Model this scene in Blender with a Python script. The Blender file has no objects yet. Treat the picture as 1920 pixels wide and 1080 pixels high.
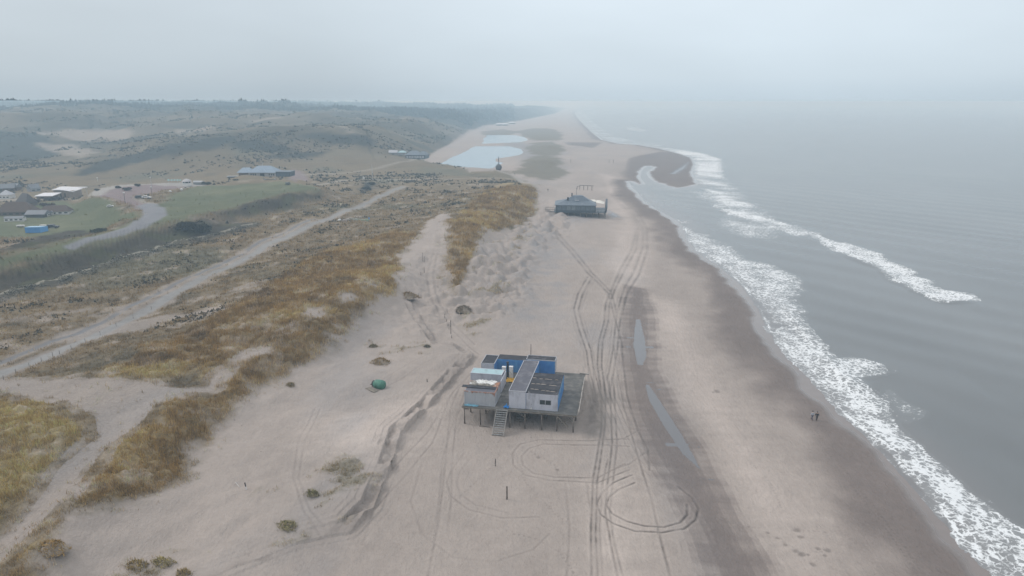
import bpy, math, random
import numpy as np
from math import radians as R, sin, cos, pi
random.seed(7); rng = np.random.default_rng(7)
S = bpy.context.scene
# ------------------------------------------------------------------ camera
CZ = 58.0; FPX = 1280.0; PITCH = math.atan(350 / 1280)
cd = bpy.data.cameras.new('camera'); cam = bpy.data.objects.new('camera', cd); S.collection.objects.link(cam)
cam.location = (0, 0, CZ); cam.rotation_euler = (R(90) - PITCH, 0, 0)
cd.sensor_width = 36; cd.lens = 36 * FPX / 1920; cd.clip_start = 1; cd.clip_end = 30000
S.camera = cam
# ------------------------------------------------------------------ world (overcast)
W = bpy.data.worlds.new('World'); S.world = W; W.use_nodes = True
SUN_EL, SUN_AZ = R(40), R(-72)
def build_world():
    nt = W.node_tree; N = nt.nodes; L = nt.links; N.clear()
    out = N.new('ShaderNodeOutputWorld'); bg = N.new('ShaderNodeBackground'); bg.inputs['Strength'].default_value = 1.0
    sky = N.new('ShaderNodeTexSky'); sky.sky_type = 'NISHITA'; sky.sun_disc = False
    sky.sun_elevation = SUN_EL; sky.sun_rotation = SUN_AZ; sky.dust_density = 4; sky.air_density = 1.0
    sc = N.new('ShaderNodeVectorMath'); sc.operation = 'SCALE'; sc.inputs['Scale'].default_value = 0.07
    L.new(sky.outputs['Color'], sc.inputs[0])
    tc = N.new('ShaderNodeTexCoord'); sep = N.new('ShaderNodeSeparateXYZ'); L.new(tc.outputs['Generated'], sep.inputs[0])
    ramp = N.new('ShaderNodeValToRGB'); L.new(sep.outputs['Z'], ramp.inputs['Fac'])
    e = ramp.color_ramp.elements
    e[0].position = 0.0; e[0].color = (HORIZON[0], HORIZON[1], HORIZON[2], 1)
    e[1].position = 1.0; e[1].color = (1.22, 1.25, 1.29, 1)
    for p, c in ((0.03, (.545, .635, .705)), (0.12, (0.63, .715, .785)), (0.3, (0.74, 0.80, 0.86)), (0.6, (1.02, 1.06, 1.11))):
        k = ramp.color_ramp.elements.new(p); k.color = (*c, 1)
    # broad uneven brightness of the cloud, brighter over the coast
    d = N.new('ShaderNodeVectorMath'); d.operation = 'DOT_PRODUCT'; d.inputs[1].default_value = (sin(R(17)), cos(R(17)), 0.0)
    L.new(tc.outputs['Generated'], d.inputs[0])
    mr = N.new('ShaderNodeMapRange'); mr.inputs['From Min'].default_value = 0.80; mr.inputs['From Max'].default_value = 1.0
    mr.inputs['To Min'].default_value = 0.97; mr.inputs['To Max'].default_value = 1.22
    mr.interpolation_type = 'SMOOTHSTEP'; L.new(d.outputs['Value'], mr.inputs['Value'])
    nz = N.new('ShaderNodeTexNoise'); nz.inputs['Scale'].default_value = 2.2; nz.inputs['Detail'].default_value = 4
    mp = N.new('ShaderNodeMapping'); mp.inputs['Scale'].default_value = (1, 1, 3.5); L.new(tc.outputs['Generated'], mp.inputs[0]); L.new(mp.outputs[0], nz.inputs['Vector'])
    mr2 = N.new('ShaderNodeMapRange'); mr2.inputs['From Min'].default_value = 0.3; mr2.inputs['From Max'].default_value = 0.7
    mr2.inputs['To Min'].default_value = 0.95; mr2.inputs['To Max'].default_value = 1.05; L.new(nz.outputs['Fac'], mr2.inputs['Value'])
    mu = N.new('ShaderNodeMath'); mu.operation = 'MULTIPLY'; L.new(mr.outputs[0], mu.inputs[0]); L.new(mr2.outputs[0], mu.inputs[1])
    s2 = N.new('ShaderNodeVectorMath'); s2.operation = 'SCALE'; L.new(ramp.outputs['Color'], s2.inputs[0]); L.new(mu.outputs[0], s2.inputs['Scale'])
    mix = N.new('ShaderNodeMix'); mix.data_type = 'RGBA'; mix.inputs['Factor'].default_value = 0.90
    L.new(sc.outputs[0], mix.inputs[6]); L.new(s2.outputs[0], mix.inputs[7])
    # below the horizon the world is dim ground
    lt = N.new('ShaderNodeMapRange'); lt.inputs['From Min'].default_value = -0.10; lt.inputs['From Max'].default_value = -0.02; L.new(sep.outputs['Z'], lt.inputs['Value'])
    m2 = N.new('ShaderNodeMix'); m2.data_type = 'RGBA'; m2.inputs[6].default_value = (0.25, 0.24, 0.23, 1)
    L.new(lt.outputs[0], m2.inputs['Factor']); L.new(mix.outputs[2], m2.inputs[7])
    L.new(m2.outputs[2], bg.inputs['Color']); L.new(bg.outputs[0], out.inputs[0])
HORIZON = (0.475, 0.57, 0.645)
build_world()
ld = bpy.data.lights.new('sun', 'SUN'); ld.energy = 1.25; ld.angle = R(16); ld.color = (1, 0.97, 0.93)
sun = bpy.data.objects.new('sun', ld); S.collection.objects.link(sun)
sun.rotation_euler = (R(90) - SUN_EL, 0, pi - SUN_AZ)
S.view_settings.view_transform = 'Standard'; S.view_settings.look = 'None'; S.view_settings.exposure = 0.05; S.view_settings.gamma = 1
S.cycles.volume_bounces = 1; S.cycles.max_bounces = 5; S.cycles.diffuse_bounces = 2; S.cycles.glossy_bounces = 2
S.cycles.transmission_bounces = 2; S.cycles.use_denoising = True
try: S.cycles.denoiser = 'OPENIMAGEDENOISE'
except Exception: pass
# ------------------------------------------------------------------ helpers: rays, noise, polygons
_c, _s = cos(PITCH), sin(PITCH)
def un(u, v, z=0.0):
    a = (u - 960) / FPX; b = (540 - v) / FPX
    dx, dy, dz = a, _c + b * _s, -_s + b * _c
    t = (z - CZ) / dz
    return (dx * t, dy * t)
def U(pts, z=0.0): return np.array([un(p[0], p[1], p[2] if len(p) > 2 else z) for p in pts])
def sst(a, b, x):
    t = np.clip((x - a) / (b - a), 0, 1); return t * t * (3 - 2 * t)
_perm = np.random.default_rng(3).permutation(256); _perm = np.concatenate([_perm, _perm, _perm])
_gr = np.random.default_rng(4).uniform(0, 2 * pi, 256); _gx = np.cos(_gr).astype(np.float32); _gy = np.sin(_gr).astype(np.float32)
def pn(x, y):
    xi = np.floor(x); yi = np.floor(y); fx = (x - xi).astype(np.float32); fy = (y - yi).astype(np.float32)
    xi = xi.astype(np.int64) & 255; yi = yi.astype(np.int64) & 255
    u = fx * fx * (3 - 2 * fx); v = fy * fy * (3 - 2 * fy)
    a = _perm[xi] ; b = _perm[xi + 1]
    i00 = _perm[a + yi]; i10 = _perm[b + yi]; i01 = _perm[a + yi + 1]; i11 = _perm[b + yi + 1]
    n00 = _gx[i00] * fx + _gy[i00] * fy; n10 = _gx[i10] * (fx - 1) + _gy[i10] * fy
    n01 = _gx[i01] * fx + _gy[i01] * (fy - 1); n11 = _gx[i11] * (fx - 1) + _gy[i11] * (fy - 1)
    return ((n00 * (1 - u) + n10 * u) * (1 - v) + (n01 * (1 - u) + n11 * u) * v) * 1.5
def fbm(x, y, wl, oct=4, sp=None, gain=0.5, seed=0.0, stretch=1.0, ang=0.0):
    """about -1..1; octaves finer than the mesh spacing sp fade out"""
    ca, sa = cos(ang), sin(ang)
    X = (x * ca + y * sa) / stretch + seed * 17.3; Y = -x * sa + y * ca + seed * 31.7
    o = 0; a = 1.0; tot = 0
    for k in range(oct):
        w = wl / 2 ** k
        n = pn(X / w + k * 7.7, Y / w + k * 3.1) * a
        if sp is not None: n = n * np.clip(w / (2.2 * sp) - 0.5, 0, 1)
        o = o + n; tot += a; a *= gain
    return o / tot * 1.6
def seg_d(x, y, poly, closed):
    """distance to polyline, parameter, side"""
    P = np.asarray(poly, float); n = len(P); m = n if closed else n - 1
    best = np.full(x.shape, 1e18); par = np.zeros(x.shape); side = np.zeros(x.shape)
    for i in range(m):
        a = P[i]; b = P[(i + 1) % n]; ex, ey = b[0] - a[0], b[1] - a[1]; l2 = ex * ex + ey * ey + 1e-9
        t = np.clip(((x - a[0]) * ex + (y - a[1]) * ey) / l2, 0, 1)
        dx = x - a[0] - t * ex; dy = y - a[1] - t * ey; d = dx * dx + dy * dy
        k = d < best * (1 - 1e-7) - 1e-9
        best = np.where(k, d, best); par = np.where(k, i + t, par); side = np.where(k, (ex * dy - ey * dx) / math.sqrt(l2) / (np.sqrt(d) + 1e-6), side)
    return np.sqrt(best), par, side
def inside(x, y, poly):
    P = np.asarray(poly, float); n = len(P); r = np.zeros(x.shape, bool)
    for i in range(n):
        x1, y1 = P[i]; x2, y2 = P[(i + 1) % n]
        if y1 == y2: continue
        r ^= ((y1 > y) != (y2 > y)) & (x < (x2 - x1) * (y - y1) / (y2 - y1) + x1)
    return r
def _box(x, y, P, m):
    return np.nonzero((x > P[:, 0].min() - m) & (x < P[:, 0].max() + m) & (y > P[:, 1].min() - m) & (y < P[:, 1].max() + m))
def sdf(x, y, poly, m=60.0):
    """positive inside; clamped to -m outside"""
    P = np.asarray(poly, float); o = np.full(x.shape, -m); k = _box(x, y, P, m)
    if len(k[0]):
        xs, ys = x[k], y[k]; d, _, _ = seg_d(xs, ys, P, True); o[k] = np.where(inside(xs, ys, P), d, -d)
    return o
def line_d(x, y, poly, m=30.0):
    P = np.asarray(poly, float)[:, :2]; o = np.full(x.shape, m * 1.0); pr = np.zeros(x.shape); sd = np.zeros(x.shape); k = _box(x, y, P, m)
    if len(k[0]):
        d, p, s = seg_d(x[k], y[k], P, False); o[k] = np.minimum(d, m); pr[k] = p; sd[k] = s
    return o, pr, sd
# ------------------------------------------------------------------ the lie of the land (metres, sea level 0)
SEA = np.vstack([U([(1083, 206), (1078, 213), (1085, 222), (1098, 235), (1112, 248), (1130, 262), (1160, 269), (1200, 272), (1240, 279), (1275, 288),
  (1300, 296), (1306, 308), (1300, 325), (1311, 346), (1290, 351), (1264, 353), (1244, 347), (1228, 342), (1215, 333), (1211, 324), (1226, 314), (1214, 311),
  (1203, 321), (1201, 333), (1212, 346), (1196, 347), (1180, 340), (1186, 352), (1200, 364), (1210, 378), (1238, 395), (1270, 413), (1282, 426), (1290, 448),
  (1310, 473), (1350, 499), (1392, 535), (1422, 578), (1440, 618), (1468, 658), (1510, 700), (1545, 735), (1580, 777), (1612, 803), (1650, 832), (1700, 880),
  (1752, 945), (1790, 1000), (1850, 1058), (1900, 1110), (2060, 1300)]), np.array([(90, 10), (110, -300), (14000, -300), (14000, 14000), (1500, 14000)])])
HA = R(10.5); HO = np.array([11.0, 108.5]); HX = np.array([cos(HA), -sin(HA)]); HY = np.array([sin(HA), cos(HA)])
def hut(lx, ly): return HO + HX * lx + HY * ly
RIDGES = [  # crest (u, v, z), half-width left, half-width right of travel, floor
  ([(-60, 1120, 6), (40, 1040, 6.8), (110, 955, 7.2), (215, 838, 7.6), (300, 765, 8), (340, 742, 7.6), (400, 742, 6.5)], 4, 7, 0),
  ([(400, 735, 6.5), (440, 690, 7.5), (500, 645, 8.0), (570, 606, 8.6), (650, 566, 8.6), (745, 525, 7.5)], 12, 7, 0),
  ([(250, 672, 8.0), (400, 645, 9), (520, 585, 10.5), (620, 535, 11), (700, 512, 10), (770, 480, 8)], 20, 12, 0),
  ([(-500, 900, 9), (-100, 850, 9), (60, 790, 9.5), (150, 765, 8.5)], 20, 9, 0),
  ([(838, 545, 4), (842, 500, 6.5), (850, 440, 8), (895, 390, 8.5), (950, 358, 8.5), (996, 345, 6.5)], 8, 13, 0),
  ([(560, 500, 9), (680, 470, 9), (800, 435, 10), (900, 372, 8.5), (960, 345, 7)], 20, 18, 0),
  ([(968, 320, 5), (985, 303, 7.5), (1020, 300, 8), (1040, 296, 6)], 30, 22, 0),
  ([(995, 276, 6), (1020, 272, 8), (1042, 272, 6)], 30, 40, 0),
  ([(985, 250, 7), (1010, 247, 9), (1040, 250, 7)], 60, 70, 0),
  ([(230, 300, 12), (330, 268, 24), (440, 252, 28), (540, 243, 31), (620, 238, 33), (690, 238, 32), (740, 248, 27), (800, 262, 16), (850, 268, 8)], 130, 95, 0),
  ([(-500, 250, 22), (-200, 243, 26), (0, 241, 26), (60, 243, 25), (110, 262, 16), (130, 285, 8)], 150, 90, 0),
  ([(130, 243, 19), (250, 241, 22), (340, 246, 20), (420, 243, 21)], 85, 50, 0),
  ([(-700, 216, 40), (0, 213, 42), (150, 209, 43), (230, 203, 45), (300, 206, 44), (400, 214, 40), (520, 222, 28)], 500, 240, 0),
  ([(-700, 200, 42), (100, 199, 45), (400, 201, 44), (560, 205, 42), (700, 207, 38), (820, 213, 28)], 800, 350, 0),
  ([(-1200, 195.5, 44), (0, 195.5, 47), (300, 195.5, 46), (700, 197, 42), (900, 202, 30)], 1500, 900, 0),
  ([(620, 222, 26), (700, 216, 32), (790, 219, 27), (880, 225, 17)], 160, 120, 0),
]
RW = [(np.array([[*un(a, b, z), z] for a, b, z in pts]), wl, wr) for pts, wl, wr, _ in RIDGES]
LAND = np.vstack([np.array([(-14000, -400), (-60, 20)]), U([(30, 1190), (100, 1085), (140, 1018), (225, 978), (345, 905), (375, 850), (440, 790), (470, 750), (530, 722),
  (600, 682), (650, 642), (690, 602), (750, 572), (745, 510), (790, 470), (815, 425), (835, 420), (842, 430), (830, 480), (833, 530), (848, 560), (880, 525), (900, 480),
  (940, 452), (975, 430), (1002, 400), (1010, 355), (985, 338), (950, 325), (930, 321), (880, 318), (820, 310), (795, 300), (815, 285), (850, 268), (880, 248), (905, 236), (960, 229), (1040, 213), (1060, 204)], 3.0),
  np.array([(500, 14000), (-14000, 14000)])])
DIKE = U([(-700, 640, 9), (-300, 560, 9), (0, 492, 10), (120, 462, 10), (250, 425, 11), (400, 392, 11), (600, 350, 11), (560, 338, 11), (470, 331, 11), (330, 345, 11), (200, 352, 11), (180, 372, 11), (255, 392, 11), (262, 405, 11), (215, 425, 11), (100, 452, 10), (0, 478, 9), (-300, 540, 9), (-700, 610, 9)])
TERR = U([(-100, 1200), (400, 1078), (560, 1016), (650, 1000), (690, 958), (722, 880), (742, 820), (800, 762), (850, 702), (880, 672), (860, 655), (820, 655), (700, 500), (0, 600), (-300, 900)], 2.0)
POND1 = U([(820, 308), (850, 314), (885, 318), (925, 316), (945, 305), (930, 303), (932, 297), (975, 291), (984, 286), (978, 279), (955, 274), (890, 274), (868, 285)], 1.4)
POND2 = U([(903, 270), (975, 267), (990, 263), (985, 257), (965, 253), (912, 253), (905, 262)], 1.4)
POOLS = [U([(1186, 596), (1206, 598), (1217, 640), (1220, 668), (1212, 688), (1188, 686), (1180, 645)], 1.0), U([(1200, 714), (1224, 720), (1252, 760), (1288, 815), (1313, 858), (1332, 894), (1312, 890), (1270, 852), (1235, 798), (1208, 750)], 1.0)]
POOL_Z = 0.98
def Hs(x, y):
    x = np.asarray(x, float); y = np.asarray(y, float)
    r = np.hypot(x, y)
    wx = fbm(x, y, 60, 2, seed=1) * 4 * np.clip(r / 600, .5, 4); wy = fbm(x, y, 60, 2, seed=2) * 4 * np.clip(r / 600, .5, 4)
    d = -sdf(x + wx * .12, y + wy * .12, SEA, 400.0)
    h = np.where(d < 0, np.maximum(d * 0.05, -4), 0.9 * (1 - np.exp(-np.maximum(d, 0) / 22)) + 1.35 * sst(15, 70, d))
    dl = sdf(x + wx * .3, y + wy * .3, LAND, 200.0)
    h = h + 3.2 * sst(-3, 14, dl) * sst(60, 85, d)
    ds = sdf(x, y, TERR, 8)
    _ty = un(600, 1010, 2)[1]
    h = h + (1.05 * sst(_ty - 3, _ty + 6, y)) * sst(-.7, .5, ds + fbm(x, y, 5, 4, seed=4) * 1.0)
    dk = sdf(x, y, DIKE, 40)
    h = h + 5.5 * sst(-15, 1, dk)
    for P, wl, wr in RW:
        m = max(wl, wr) * 2.6; k = _box(x, y, P, m)
        if not len(k[0]): continue
        qx, qy = x[k] + wx[k] * .6, y[k] + wy[k] * .6
        dd, par, sd = seg_d(qx, qy, P[:, :2], False)
        zc = np.interp(par, np.arange(len(P)), P[:, 2]); w = (wl + wr) / 2 + (wl - wr) / 2 * np.clip(sd * 1.4, -1, 1)
        g = np.exp(-(dd / w) ** 2 * 1.1)
        if m > 150: g = g * sst(-10, 70, dl[k])
        h[k] = h[k] + np.maximum(zc - h[k], 0) * g * np.where(h[k] > 0, 1, 0)
    # pond hollows, hut scour
    for P in (POND1, POND2):
        dp = sdf(x + wx * .3, y + wy * .3, P, 40); h = np.where(dp > -40, h * (1 - sst(-30, 0, dp)) + sst(-30, 0, dp) * (2.2 - 1.6 * sst(-6, 6, dp)), h)
    lx = (x - HO[0]) * HX[0] + (y - HO[1]) * HX[1]; ly = (x - HO[0]) * HY[0] + (y - HO[1]) * HY[1]
    near = (np.abs(lx + 10) < 40) & (np.abs(ly - 10) < 40)
    hm = 2.0 + 2.4 * sst(9, 20, ly) * sst(-30, -22, lx) * (1 - sst(2, 10, lx)) * (1 - sst(24, 40, ly)) + 1.0 * sst(1.5, 4.5, lx) * (1 - sst(5.5, 11, lx)) * sst(0, 8, ly) * (1 - sst(14, 26, ly))
    wgt = sst(-21.5, -19, lx) * (1 - sst(9, 13, lx)) * sst(-8, -2, ly) * (1 - sst(24, 36, ly))
    h = np.where(near, h * (1 - wgt) + hm * wgt, h)
    return h
from concurrent.futures import ThreadPoolExecutor
def par_map(f, arrs, nchunk=24):
    n = len(arrs[0])
    if n < 12000: return f(*arrs)
    cut = np.array_split(np.arange(n), nchunk)
    with ThreadPoolExecutor(4) as ex: res = list(ex.map(lambda k: f(*[a[k] for a in arrs]), cut))
    return [np.concatenate([r[i] for r in res]) for i in range(len(res[0]))] if isinstance(res[0], tuple) else np.concatenate(res)
def Hn(x, y, sp=0.3):
    """the land with its roughness"""
    x = np.asarray(x, float); y = np.asarray(y, float)
    h0 = h = Hs(x, y); r = np.hypot(x, y)
    d = -sdf(x, y, SEA, 120.0); dl = sdf(x, y, LAND, 60.0)
    land = sst(-2, 12, dl); up = np.clip((h - 3) / 8, 0, 1.5)
    h = h + land * (fbm(x, y, 22, 4, sp, seed=5) * (.55 + up * 1.0) + fbm(x, y, 120, 2, sp, seed=6) * 2.0 * sst(300, 600, r))
    pm = np.zeros(x.shape)
    for P in (POND1, POND2): pm = np.maximum(pm, sst(-25, -5, sdf(x, y, P, 40)))
    far = land * sst(520, 1000, r) * sst(9, 20, h)
    h = h + far * (fbm(x, y, 110, 4, sp, gain=.62, seed=7) * 8.0 - np.abs(fbm(x, y, 70, 3, sp, seed=12)) * 4) + land * sst(900, 1600, r) * np.abs(fbm(x, y, 420, 4, sp, gain=.55, seed=8)) * 14
    beach = (1 - land) * sst(4, 40, d)
    lump = sst(-26, -14, dl) * sst(5, -3, dl) * sst(150, 170, r) * sst(420, 360, r) * sst(-40, -10, x)
    h = h + lump * np.abs(fbm(x, y, 7, 3, sp, seed=13)) * 3.4
    ds = sdf(x, y, TERR, 30)
    h = h + beach * (fbm(x, y, 14, 3, sp, seed=9) * .13 + fbm(x, y, 2.6, 2, sp, seed=10) * .035 + sst(-20, 5, ds) * fbm(x, y, 9, 3, sp, seed=11, stretch=2.2, ang=R(60)) * .55 + sst(-3, 4, ds) * sst(170, 140, r) * np.abs(fbm(x, y, 20, 3, sp, seed=14, stretch=2.0, ang=R(52))) * 1.1)
    h = h * (1 - pm) + h0 * pm
    nz_ = .35 * fbm(x, y, 2.2, 3, sp, seed=45, stretch=7, ang=R(-4))
    for P in POOLS:
        dp = sdf(x, y, P, 16); q = sst(-.4, .9, dp + .7 * nz_); o_ = sst(-13, -1, dp); h = h * (1 - o_) + (POOL_Z + .06) * o_ - .17 * q
    return h
def ground_z(x, y): return float(Hn(np.array([x]), np.array([y]), 0.3)[0])
_T = None
def on_land(pts, sm=True):
    """pixel directions -> points where they strike the land"""
    P = np.array([(p[0], p[1]) for p in pts], float)
    a = (P[:, 0] - 960) / FPX; b = (540 - P[:, 1]) / FPX
    dx, dy, dz = a, _c + b * _s, -_s + b * _c
    f = Hs if sm else (lambda x, y: Hn(x, y, .4))
    z = np.full(len(P), 3.0); t = np.geomspace(60, 9000, 230)
    X = dx[:, None] * t; Y = dy[:, None] * t; Z = CZ + dz[:, None] * t
    Hh = par_map(f, [X.ravel(), Y.ravel()], 8).reshape(X.shape); below = Z < np.maximum(Hh, 0)
    i = np.where(below.any(1), below.argmax(1), len(t) - 1); lo = t[np.maximum(i - 1, 0)]; hi = t[i]
    for _ in range(12):
        m = (lo + hi) / 2; hm = f(dx * m, dy * m); k = CZ + dz * m < np.maximum(hm, 0); hi = np.where(k, m, hi); lo = np.where(k, lo, m)
    return np.stack([dx * hi, dy * hi], 1)
# ------------------------------------------------------------------ what covers the land
def GP(*p): return on_land(p)
Z_GOLD = [GP((190, 705), (290, 650), (390, 600), (470, 555), (530, 515), (620, 470), (740, 435), (800, 450), (780, 480), (745, 512), (752, 560), (700, 590), (655, 640), (600, 682), (530, 725), (460, 752), (415, 735), (400, 705), (350, 690)),
          GP((322, 745), (400, 745), (462, 765), (430, 800), (395, 830), (355, 895), (280, 930), (215, 965), (120, 1000), (105, 985), (180, 880), (260, 800)),
          GP((105, 975), (150, 1002), (110, 1040), (70, 1085), (20, 1150), (-60, 1160), (20, 1060)),
          GP((842, 425), (880, 380), (940, 345), (990, 342), (1006, 365), (1000, 395), (960, 425), (915, 455), (890, 490), (865, 545), (835, 520), (830, 480))]
Z_YEL = [GP((-60, 745), (0, 752), (100, 765), (150, 790), (165, 815), (110, 850), (80, 890), (45, 935), (0, 990), (-80, 1050)),
         GP((180, 705), (290, 690), (395, 685), (370, 712), (300, 712), (230, 716), (190, 745), (150, 760))]
Z_SAND = [GP((-60, 722), (60, 712), (150, 702), (230, 706), (300, 722), (385, 722), (398, 705), (470, 655), (545, 605), (640, 560), (700, 535), (640, 566), (560, 612), (500, 650), (440, 690), (405, 735), (325, 748), (215, 838), (110, 960), (0, 1085), (-120, 1120), (0, 1010), (50, 950), (110, 870), (170, 820), (160, 780), (100, 752), (0, 742)),
          GP((828, 425), (843, 425), (838, 470), (832, 500), (850, 560), (880, 600), (860, 640), (800, 600), (750, 560), (742, 515), (785, 492), (800, 470), (815, 450)),
          GP((908, 430), (980, 425), (975, 470), (940, 510), (935, 590), (880, 590), (860, 560), (880, 510)),
          GP((815, 300), (850, 262), (880, 243), (960, 230), (1060, 222), (1060, 262), (1000, 280), (980, 300), (945, 322), (880, 322))]
Z_HEATH = [GP((-80, 545), (0, 508), (130, 473), (240, 445), (330, 420), (415, 415), (480, 415), (470, 430), (380, 447), (300, 468), (200, 498), (100, 530), (0, 556), (-80, 590)),
           GP((395, 402), (470, 378), (560, 362), (605, 358), (596, 372), (540, 388), (480, 400), (420, 410)),
           GP((-80, 490), (0, 468), (60, 448), (120, 430), (185, 424), (180, 436), (110, 454), (0, 480), (-80, 505))]
Z_LAWN = [GP((298, 386), (330, 362), (400, 346), (520, 341), (580, 345), (598, 354), (560, 362), (470, 377), (400, 397), (330, 416), (240, 440), (130, 470), (0, 503), (-90, 530), (-90, 515), (0, 484), (110, 456), (200, 434), (260, 415), (280, 402)),
          GP((60, 385), (125, 380), (205, 378), (235, 398), (262, 400), (262, 408), (230, 420), (140, 434), (90, 442), (0, 446), (-80, 450), (-80, 400))]
Z_PLAZA = [GP((175, 372), (195, 362), (222, 352), (260, 349), (300, 349), (345, 349), (335, 354), (300, 358), (282, 362), (255, 365), (248, 370), (265, 378), (282, 387), (262, 392), (240, 380), (210, 373)),
           GP((548, 318), (565, 322), (580, 338), (555, 341), (535, 336))]
Z_PALE = [GP((165, 372), (180, 358), (215, 349), (250, 345), (330, 344), (345, 344), (385, 345), (350, 351), (300, 350), (222, 353), (198, 362), (182, 372)), GP((246, 367), (252, 367), (290, 384), (282, 388))]
Z_DARKH = [GP((555, 256), (600, 247), (650, 249), (705, 260), (690, 276), (640, 270), (600, 268)), GP((420, 262), (470, 258), (520, 270), (560, 284), (500, 284), (450, 276)), GP((175, 305), (240, 290), (310, 268), (400, 255), (455, 250), (440, 262), (400, 278), (330, 290), (250, 308), (200, 325), (140, 332)),  # dark scrub slopes; the big dune's facets are shading painted into the colour
           GP((-60, 250), (0, 243), (50, 244), (95, 262), (112, 288), (60, 300), (0, 300), (-60, 305)),
           GP((500, 290), (560, 285), (620, 283), (600, 290), (550, 297), (510, 298)), GP((675, 345), (700, 342), (698, 355), (680, 362))]
Z_HSAND = [GP((40, 240), (200, 238), (250, 244), (240, 262), (180, 268), (120, 258), (80, 250)), GP((330, 243), (400, 240), (405, 246), (330, 250)), GP((640, 234), (668, 246), (666, 249), (650, 242)), GP((468, 221), (530, 222), (530, 225), (470, 224)), GP((60, 268), (130, 272), (190, 285), (150, 296), (110, 288))]
Z_WET = [U([(1180, 538), (1208, 543), (1222, 600), (1224, 690), (1262, 770), (1308, 840), (1345, 915), (1395, 1010), (1445, 1100), (1500, 1200), (1400, 1200), (1345, 1100), (1312, 1010), (1272, 930), (1228, 860), (1190, 775), (1174, 690), (1172, 600)], 1.1),
         U([(1180, 300), (1240, 284), (1300, 290), (1320, 330), (1320, 360), (1230, 350), (1190, 345), (1172, 330)], .6), U([(1060, 268), (1130, 266), (1110, 280), (1070, 275)], 1.5)]
Z_POOL = [
          U([(1142, 391), (1152, 396), (1162, 404), (1150, 404), (1143, 398)], 1.9), U([(1256, 325), (1280, 310), (1292, 302), (1284, 315), (1266, 326)], .8)]
Z_BERM = [U([(1215, 545), (1290, 560), (1325, 640), (1395, 760), (1470, 870), (1570, 1000), (1650, 1120), (1530, 1120), (1400, 960), (1345, 860), (1285, 760), (1240, 680)], 2), U([(1120, 320), (1165, 330), (1185, 390), (1225, 440), (1215, 520), (1180, 545), (1130, 500), (1150, 420)], 2), U([(760, 740), (850, 720), (800, 800), (700, 900), (560, 860), (600, 780)], 3.3), U([(1105, 900), (1170, 890), (1215, 1100), (1120, 1100)], 2)]
Z_GREY = [U([(1000, 420), (1040, 430), (1040, 500), (1030, 570), (990, 600), (960, 590), (955, 540), (975, 480)], 2.2), U([(905, 235), (1050, 290), (1060, 330), (1020, 340), (1000, 330)], 2)]
ROAD = on_land([(-300, 845), (-150, 770), (0, 705), (150, 640), (300, 568), (400, 515), (500, 460), (600, 415), (680, 383), (755, 350)])
CYCLE = on_land([(-300, 805), (-150, 738), (0, 679), (150, 619), (300, 550), (400, 501), (500, 449), (590, 410)])
LANE = on_land([(275, 385), (288, 393), (291, 402), (280, 414), (258, 425), (225, 435), (190, 443), (150, 455), (130, 461)])
PATHS = [(on_land([(560, 338), (640, 338), (800, 335), (960, 334)]), 1.6), (on_land([(570, 330), (640, 324), (700, 316), (770, 304), (800, 298)]), 1.3), (on_land([(120, 377), (60, 374), (0, 374), (-80, 374)]), 2.5), (on_land([(935, 322), (965, 330), (1000, 345), (1025, 365), (1035, 400), (1040, 430)]), 3.0)]
HEDGE = on_land([(-200, 640), (-80, 590), (0, 560), (100, 533), (200, 500), (300, 470), (380, 447), (480, 424)])
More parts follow.
